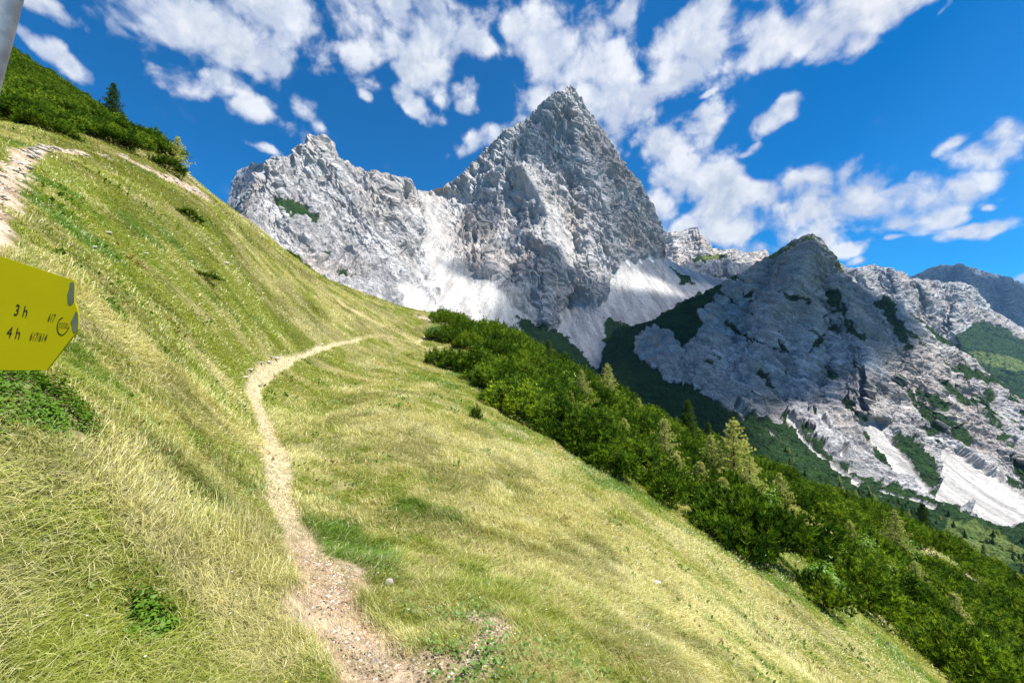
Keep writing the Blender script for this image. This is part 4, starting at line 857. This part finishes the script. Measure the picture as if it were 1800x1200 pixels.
def stone(i, q, s3, rz, label, group=None):
    p = ST[i % 5]; G_ = p.parts[0][1]
    if 'm' not in p.mesh: o = mesh_np('stone', G_[0], G_[1], M_stone, None, {'Col': G_[2]}); p.mesh['m'] = o
    else: o = p.mesh['m'].copy(); COL.objects.link(o)
    o.location = tuple(q); o.scale = s3; o.rotation_euler = (0.1*i % .5, 0, rz); return tag(o, label, 'stone', group)
stone(0, gpix(683, 1028, .02), (.030, .030, .034), .4, 'single pale stone in the grass right of the bare path patch')
stone(1, gpix(757, 553, .05), (.28, .2, .16), 1.0, 'pale stone on the grassy shoulder at the left end of the thicket')
stone(2, gpix(756, 570, .05), (.22, .2, .12), 2.0, 'small pale stone just below the pale stone on the grassy shoulder')
for k, (px, py, a) in enumerate([(484, 634, .16), (472, 640, .14), (458, 646, .12), (440, 655, .13), (566, 609, .12), (398, 466, .22), (190, 410, .10), (165, 440, .10), (255, 446, .10), (1388, 970, .12), (795, 1000, .03), (1152, 1032, .10), (430, 664, .12), (476, 633, .1), (38, 738, .018)][:14]):
    stone(k, gpix(px, py, .02), (a*.75, a*.6, a*.42), k*1.7, ['grey brown stone on the bank edge where the path bends', 'weathered stone lying in the meadow grass'][0 if px in (484, 472, 458, 440, 430, 476) else 1], ['stones on the path bank', 'scattered meadow stones'][0 if px in (484, 472, 458, 440, 430, 476) else 1])
g = np.random.default_rng(62); cnt = 0; peb = []
SCP = [p for p in PATHS if p[1] is not None and p[2] == 'scree']
for pl, hw, kd in PATHS:
    L = np.linalg.norm(np.diff(pl, axis=0), axis=1); tot = L.sum(); nst = {'scree': int(tot*hw*15), 'soil': 0, 'dirt': 0, 'dry': 0}[kd]
    def rp(n, k_=1.0):
        i = g.choice(len(L), n, p=L/tot); t = g.random((n, 1)); q = pl[i]+(pl[i+1]-pl[i])*t+g.normal(0, hw*.5*k_, (n, 2)); return q
    if nst:
        for q in rp(min(nst, 22)):
            a = g.uniform(.03, .10)*(1 if q[0] > -12 else 1.6); stone(g.integers(5), (q[0], q[1], float(hill(q[0], q[1]))+.02), (a, a*g.uniform(.6, 1), a*g.uniform(.3, .6)), g.uniform(0, 6), 'pale limestone slab lying on the stony trail and scars of the upper slope', 'stones on the upper stony trail'); cnt += 1
    npb = int(tot*hw*{'scree': 160, 'soil': 1400, 'dirt': 260, 'dry': 30}[kd]); q = rp(npb, .9); peb.append(np.column_stack([q, hill(q[:, 0], q[:, 1])+.004, g.uniform(.004, .014, npb)*(3.0 if kd == 'scree' else .8)]))
peb = np.concatenate(peb); n = len(peb); oct_ = np.array([[1, 0, 0], [-1, 0, 0], [0, 1, 0], [0, -1, 0], [0, 0, .7], [0, 0, -.7]], float); of = np.array([[0, 2, 4], [2, 1, 4], [1, 3, 4], [3, 0, 4], [2, 0, 5], [1, 2, 5], [3, 1, 5], [0, 3, 5]])
V = peb[:, None, :3]+oct_[None]*(1+.35*g.normal(size=(n, 6, 3)))*peb[:, 3][:, None, None]
cc = np.repeat(np.array([.56, .47, .38])*(.6+.7*g.random((n, 1))), 6, 0)
tag(mesh_np('gravel', V.reshape(-1, 3), (of[None]+np.arange(n)[:, None, None]*6).reshape(-1, 3), M_stone, attrs={'Col': cc}), 'fine pale gravel on the footpath and stony scars', 'gravel', kind='stuff')
# ------------------------------------------------------------------ small conifers far down on the triangular mountain
PXb, PYb, Xb = SURF['grey triangular'[:14]]
def surf_at(S, px, py):
    PX, PY, X3 = S; i = np.argmin(np.abs(PX[:, 0]-px)); j = np.argmin(np.abs(PY[i]-py)); return X3[i, j]
CF = []
for k in range(2):
    f, tr, br = conifer_parts(440+k, 7.0, 'spruce' if k == 0 else 'larch'); CF.append(Proto([('crown', f), ('trunk', tr)], [M_pine if k == 0 else M_larch, M_bark]))
g = np.random.default_rng(63); zone = [(1330, 800), (1400, 800), (1470, 850), (1560, 880), (1640, 905), (1700, 925), (1800, 955), (1880, 990), (1880, 1120), (1700, 1000), (1500, 920), (1330, 850)]
k = 0
while k < 120:
    px, py = g.uniform(1330, 1880), g.uniform(790, 1110)
    if poly_sd(np.array([px]), np.array([py]), zone)[0] < 0: continue
    q = surf_at(SURF['grey triangular'[:14]], px, py)-np.array([0, 0, 1.0])
    CF[k % 2].place('small_conifer', q, 'small slender conifer scattered on the dark green foot of the triangular mountain', 'conifer', 'conifers on the valley slope', g.uniform(0, 6), g.uniform(.6, 1.15)); k += 1
# ------------------------------------------------------------------ sign post
Y0s, X0s, KS = .58, float(pix(0, 570, .58)[0]), .22
SN = np.array([KS, -1, 0])/math.hypot(KS, 1)
def onsign(px, py, lift=0.0):
    px = np.asarray(px, float); py = np.asarray(py, float); u = pix(px, py, 1.0)[..., 0]
    return pix(px, py, (Y0s-KS*X0s)/(1-KS*u))+SN*lift
def simple_mat(name, col, rough=.5, metal=0.0, nz=None, spec=.4):
    m = bpy.data.materials.new(name); m.use_nodes = True; t = NT(m.node_tree); p = t.n['Principled BSDF']
    p.inputs['Base Color'].default_value = (*col, 1); p.inputs['Roughness'].default_value = rough; p.inputs['Metallic'].default_value = metal; p.inputs['Specular IOR Level'].default_value = spec
    if nz:
        tc = t.add('ShaderNodeTexCoord'); n = t.noise(tc.outputs['Object'], nz[0], 6, .6); f = t.smooth(n, .3, .7)
        t.link(t.mixc(f, col, tuple(c*nz[1] for c in col)), p.inputs['Base Color'])
    return m
M_yel = simple_mat('yellow_enamel', (.35, .32, .001), .5, 0, (9, .93), .12); M_blk = simple_mat('black_print', (.008, .008, .008), .5); M_peel = simple_mat('bare_grey_metal', (.10, .125, .09), .6, 0, (60, .7)); M_galv = simple_mat('galvanised_steel', (.42, .43, .44), .42, .75, (35, .6))
sign = thing('trail_sign', onsign(-158, 570), 'yellow arrow trail sign reading 3 h and 4 h, bolted to the leaning metal pole', 'sign')
ML = np.array(sign.location)
def slab(name, pts, lift, th, m, parent=sign):
    Fp = onsign([p[0] for p in pts], [p[1] for p in pts], lift)-ML; Bp = Fp-SN*th; n = len(pts)
    me = bpy.data.meshes.new(name); fs = [tuple(range(n)), tuple(range(2*n-1, n-1, -1))]+[(i, i+n, (i+1) % n+n, (i+1) % n) for i in range(n)]
    me.from_pydata([tuple(v) for v in np.concatenate([Fp, Bp])], [], fs); me.validate(); me.materials.append(m); o = bpy.data.objects.new(name, me); COL.objects.link(o); o.parent = parent; return o
slab('board', [(-430, 312), (0, 450), (60, 470), (123, 490.5), (131, 493.5), (131, 512), (130.5, 530), (135, 541), (137.5, 552), (138, 566), (137, 579), (130, 589), (121, 600), (82, 650.5), (0, 650.5), (-430, 651)], 0, .0025, M_yel)
slab('peeled_patch', [(124, 496), (131, 497), (130.6, 530), (127, 535.5), (122, 536.5), (119.8, 531), (119.4, 516), (122.5, 507)], .0005, .0004, M_peel)
slab('peeled_patch', [(133.5, 547), (137.3, 549), (138, 566), (136.8, 579), (132.5, 585), (129, 584), (127, 573), (125, 565), (129.5, 557)], .0005, .0004, M_peel)
def sign_text(txt, bl, rv, uv, name):
    cu = bpy.data.curves.new('t', 'FONT'); cu.body = txt; cu.resolution_u = 4; ob = bpy.data.objects.new('t', cu); COL.objects.link(ob)
    dg = bpy.context.evaluated_depsgraph_get(); me = bpy.data.meshes.new_from_object(ob.evaluated_get(dg)); bpy.data.objects.remove(ob)
    co = np.array([v.co[:] for v in me.vertices]); mn = co.min(0); mx = co.max(0); a = (co[:, 0]-mn[0])/(mx[0]-mn[0]); b = (co[:, 1])/(mx[1])
    P3 = onsign(bl[0]+rv[0]*a+uv[0]*b, bl[1]+rv[1]*a+uv[1]*b, .0006)-ML
    me.vertices.foreach_set('co', P3.astype(np.float32).ravel()); me.update(); me.name = name; me.materials.clear(); me.materials.append(M_blk); o = bpy.data.objects.new(name, me); COL.objects.link(o); o.parent = sign
sign_text('3 h', (25, 553.5), (22, 4), (4.6, -19), 'lettering'); sign_text('4 h', (11, 592), (23, 4), (4.6, -19), 'lettering')
sign_text('617', (84, 564), (11.5, 2), (4, -13.5), 'lettering'); sign_text('617/614', (52, 597), (29, 3.4), (4.2, -13.5), 'lettering')
sign_text('DACHSTEIN', (104.3, 569.8), (16, 1.8), (.8, -3.6), 'lettering'); sign_text('SCHLADMING', (103, 575.6), (17, 1.4), (.8, -3.6), 'lettering')
arc = [(111, 557.5), (107.5, 558.5), (104, 562), (101.3, 568), (100.4, 575), (101, 581), (103.2, 586), (107, 589), (110.5, 589.3), (115, 586.5), (119, 581.5), (122.4, 574.8)]
ia = np.array([(111, 558.6), (108, 559.8), (105, 563), (102.4, 568.6), (101.6, 575), (102.2, 580.5), (104.2, 585), (107.6, 587.8), (110.4, 588), (114.4, 585.4), (118.2, 580.6), (121.4, 574.3)])
slab('logo_ring', arc+[tuple(p) for p in ia[::-1]], .0005, .0003, M_blk)
pa = pix(-8, 0, .60); pb = pix(-158, 570, .60); dv = unit(pb-pa); top_ = pa-dv*.75; gx_ = pb.copy(); st_ = 0
while gx_[2] > hill(gx_[0], gx_[1])-.25 and st_ < 400: gx_ = gx_+dv*.01; st_ += 1
pole = thing('sign_pole', gx_, 'galvanised round metal pole leaning in at the top left corner', 'pole')
V, Fs, c = tube([gx_-gx_, pb-gx_, pa-gx_, top_-gx_], .026, .026, 40, np.array([.5, .5, .5]))
mesh_np('shaft', V, Fs, M_galv, pole, smooth=True)
V, Fs, c = tube([top_-gx_+dv*.02, top_-gx_-dv*.004, top_-gx_-dv*.012], .028, .02, 32, np.array([.5]*3)); mesh_np('cap', V, Fs+[np.array([[64+i for i in range(32)]])], M_galv, pole, smooth=False)
for f_ in (.30, .62):
    cpt = onsign(-158, 360+f_*300, -.0)-ML; c1 = pb+(pa-pb)*0; ctr = pb-dv*(.20*(1-f_)-.04)-ML
    V, Fs, c = tube([ctr-dv*.008, ctr+dv*.008], .029, .029, 24, np.array([.5]*3)); mesh_np('clamp', V, Fs, M_galv, sign)
# ------------------------------------------------------------------ cumulus overhead (outside the frame) whose shade lies on the mountains
mcl = bpy.data.materials.new('cloud_vapour'); mcl.use_nodes = True; t = NT(mcl.node_tree); t.n.clear(); at = t.add('ShaderNodeAttribute', attribute_name='Den')
d_ = t.add('ShaderNodeBsdfDiffuse'); d_.inputs[0].default_value = (.9, .9, .92, 1); tr_ = t.add('ShaderNodeBsdfTransparent'); mx_ = t.add('ShaderNodeMixShader'); t.link(at.outputs['Fac'], mx_.inputs[0]); t.link(tr_.outputs[0], mx_.inputs[1]); t.link(d_.outputs[0], mx_.inputs[2]); t.link(mx_.outputs[0], t.add('ShaderNodeOutputMaterial').inputs[0])
def shade_cloud(sname, polys, zc, amp, soft, dens, label, res=14.0):
    S = SURF[sname]; W3 = []
    for p in polys:
        pts = []
        for i in range(len(p)):
            a, b = np.array(p[i]), np.array(p[(i+1) % len(p)])
            for s_ in (0, .33, .66):
                px, py = a+(b-a)*s_; q = surf_at(S, px, py); pts.append(q+SUN*(zc-q[2])/SUN[2])
        W3.append([(q[0], q[1]) for q in pts])
    al = np.array([q for w_ in W3 for q in w_]); x0, y0 = al.min(0)-amp*1.5; x1, y1 = al.max(0)+amp*1.5
    nx, ny = int((x1-x0)/res)+2, int((y1-y0)/res)+2; X, Y = np.meshgrid(np.linspace(x0, x1, nx), np.linspace(y0, y1, ny), indexing='ij'); D = np.full(X.shape, -1e9)
    for w_ in W3: D = np.maximum(D, poly_sd(X, Y, w_))
    D = D+amp*fbm(np.stack([X/160, Y/160, X*0+zc], -1), 5, .55, 701)
    den = sstep(D, -soft, soft)*dens; th = 6+np.sqrt(np.clip(D+soft, 0, 400))*4
    Zt = zc+th*(1+.5*fbm(np.stack([X/60, Y/60, X*0], -1), 4, .6, 702)); Zb = zc-th*.5
    q = grid_faces(nx, ny); kp = (den.ravel()[q] > 0).any(1); q = q[kp]; N_ = nx*ny
    V = np.concatenate([np.stack([X, Y, Zt], -1).reshape(-1, 3), np.stack([X, Y, Zb], -1).reshape(-1, 3)]); A = 1-np.sqrt(1-np.clip(den.ravel(), 0, .995)); A = np.concatenate([A, A])
    F2 = np.concatenate([q, q[:, ::-1]+N_]); used = np.unique(F2); mp = np.zeros(2*N_, int); mp[used] = np.arange(len(used))
    tag(mesh_np('cloud', V[used], mp[F2], mcl, attrs={'Den': A[used]}, smooth=True), label, 'cloud', kind='stuff')
SM = 'pale grey limestone'[:14]; SB = 'grey triangular'[:14]
shade_cloud(SB, [[(1010, 780), (1010, 640), (1080, 555), (1240, 480), (1345, 400), (1430, 390), (1482, 440), (1520, 480), (1575, 515), (1612, 560), (1596, 606), (1560, 640), (1510, 662), (1480, 692), (1430, 712), (1380, 722), (1340, 732), (1300, 752), (1330, 800), (1250, 830), (1100, 830)]], 1500, 40, 26, .95, 'flat grey based cloud overhead that shades the triangular mountain')
shade_cloud(SM, [[(1100, 446), (1170, 440), (1330, 480), (1330, 530), (1200, 520), (1175, 500), (1120, 480), (1080, 472)], [(1066, 496), (1120, 508), (1180, 520), (1240, 524), (1330, 545), (1300, 640), (1100, 700), (1000, 700), (905, 610), (862, 566), (880, 508), (915, 470), (945, 428), (975, 440), (1005, 480), (1040, 495)],
                 [(886, 332), (896, 270), (925, 222), (960, 210), (1000, 225), (1012, 250), (1010, 300), (1000, 312), (985, 325), (958, 302), (930, 290), (912, 300)],
                 [(812, 390), (845, 348), (882, 366), (872, 408), (830, 418)], [(878, 446), (918, 380), (948, 392), (905, 462)], [(780, 462), (830, 470), (850, 490), (800, 486)]], 1900, 34, 30, .80, 'ragged grey based cloud overhead that shades parts of the main peak')
shade_cloud(SM, [[(1040, 200), (1062, 225), (1105, 290), (1145, 345), (1175, 420), (1180, 455), (1120, 452), (1085, 462), (1060, 450), (1050, 380), (1030, 300)]], 2050, 30, 60, .55, 'thin unseen cloud added overhead to dim the right flank of the main peak')  # added out of view, shaped to dim this flank
shade_cloud('blue grey crag with a'[:14], [[(370, 300), (420, 250), (500, 250), (512, 290), (470, 380), (455, 520), (370, 520)]], 1900, 20, 20, .9, 'small cloud overhead that shades the crag at the left end of the range')
shade_cloud('low rounded rock'[:14], [[(1120, 430), (1400, 430), (1400, 590), (1120, 590)]], 1900, 30, 30, .8, 'small cloud overhead that shades the rounded knoll')
shade_cloud('dark blue distant'[:14], [[(1530, 440), (1700, 440), (2100, 500), (2100, 780), (1530, 660)]], 5200, 60, 40, .85, 'far cloud overhead that shades the distant dark mountain', 40.0)
# ------------------------------------------------------------------ mountain air
hz = bpy.data.materials.new('haze'); hz.use_nodes = True; t = NT(hz.node_tree); t.n.clear(); pv = t.add('ShaderNodeVolumePrincipled')
pv.inputs['Color'].default_value = (.30, .62, 1.0, 1); pv.inputs['Density'].default_value = 2.6e-5; pv.inputs['Anisotropy'].default_value = 0.2
t.link(pv.outputs[0], t.add('ShaderNodeOutputMaterial').inputs['Volume'])
b0, b1 = np.array([-9100, -9100, -446.0]), np.array([9100, 9100, 1380.])
V = np.array([[(b1 if (i >> a) & 1 else b0)[a] for a in range(3)] for i in range(8)]); q = np.array([[0, 2, 3, 1], [4, 5, 7, 6], [0, 1, 5, 4], [2, 6, 7, 3], [0, 4, 6, 2], [1, 3, 7, 5]])
tag(mesh_np('haze', V, q, hz), 'thin blue mountain air between the viewer and the far ridges', 'haze', kind='stuff')
print('DONE', cnt)
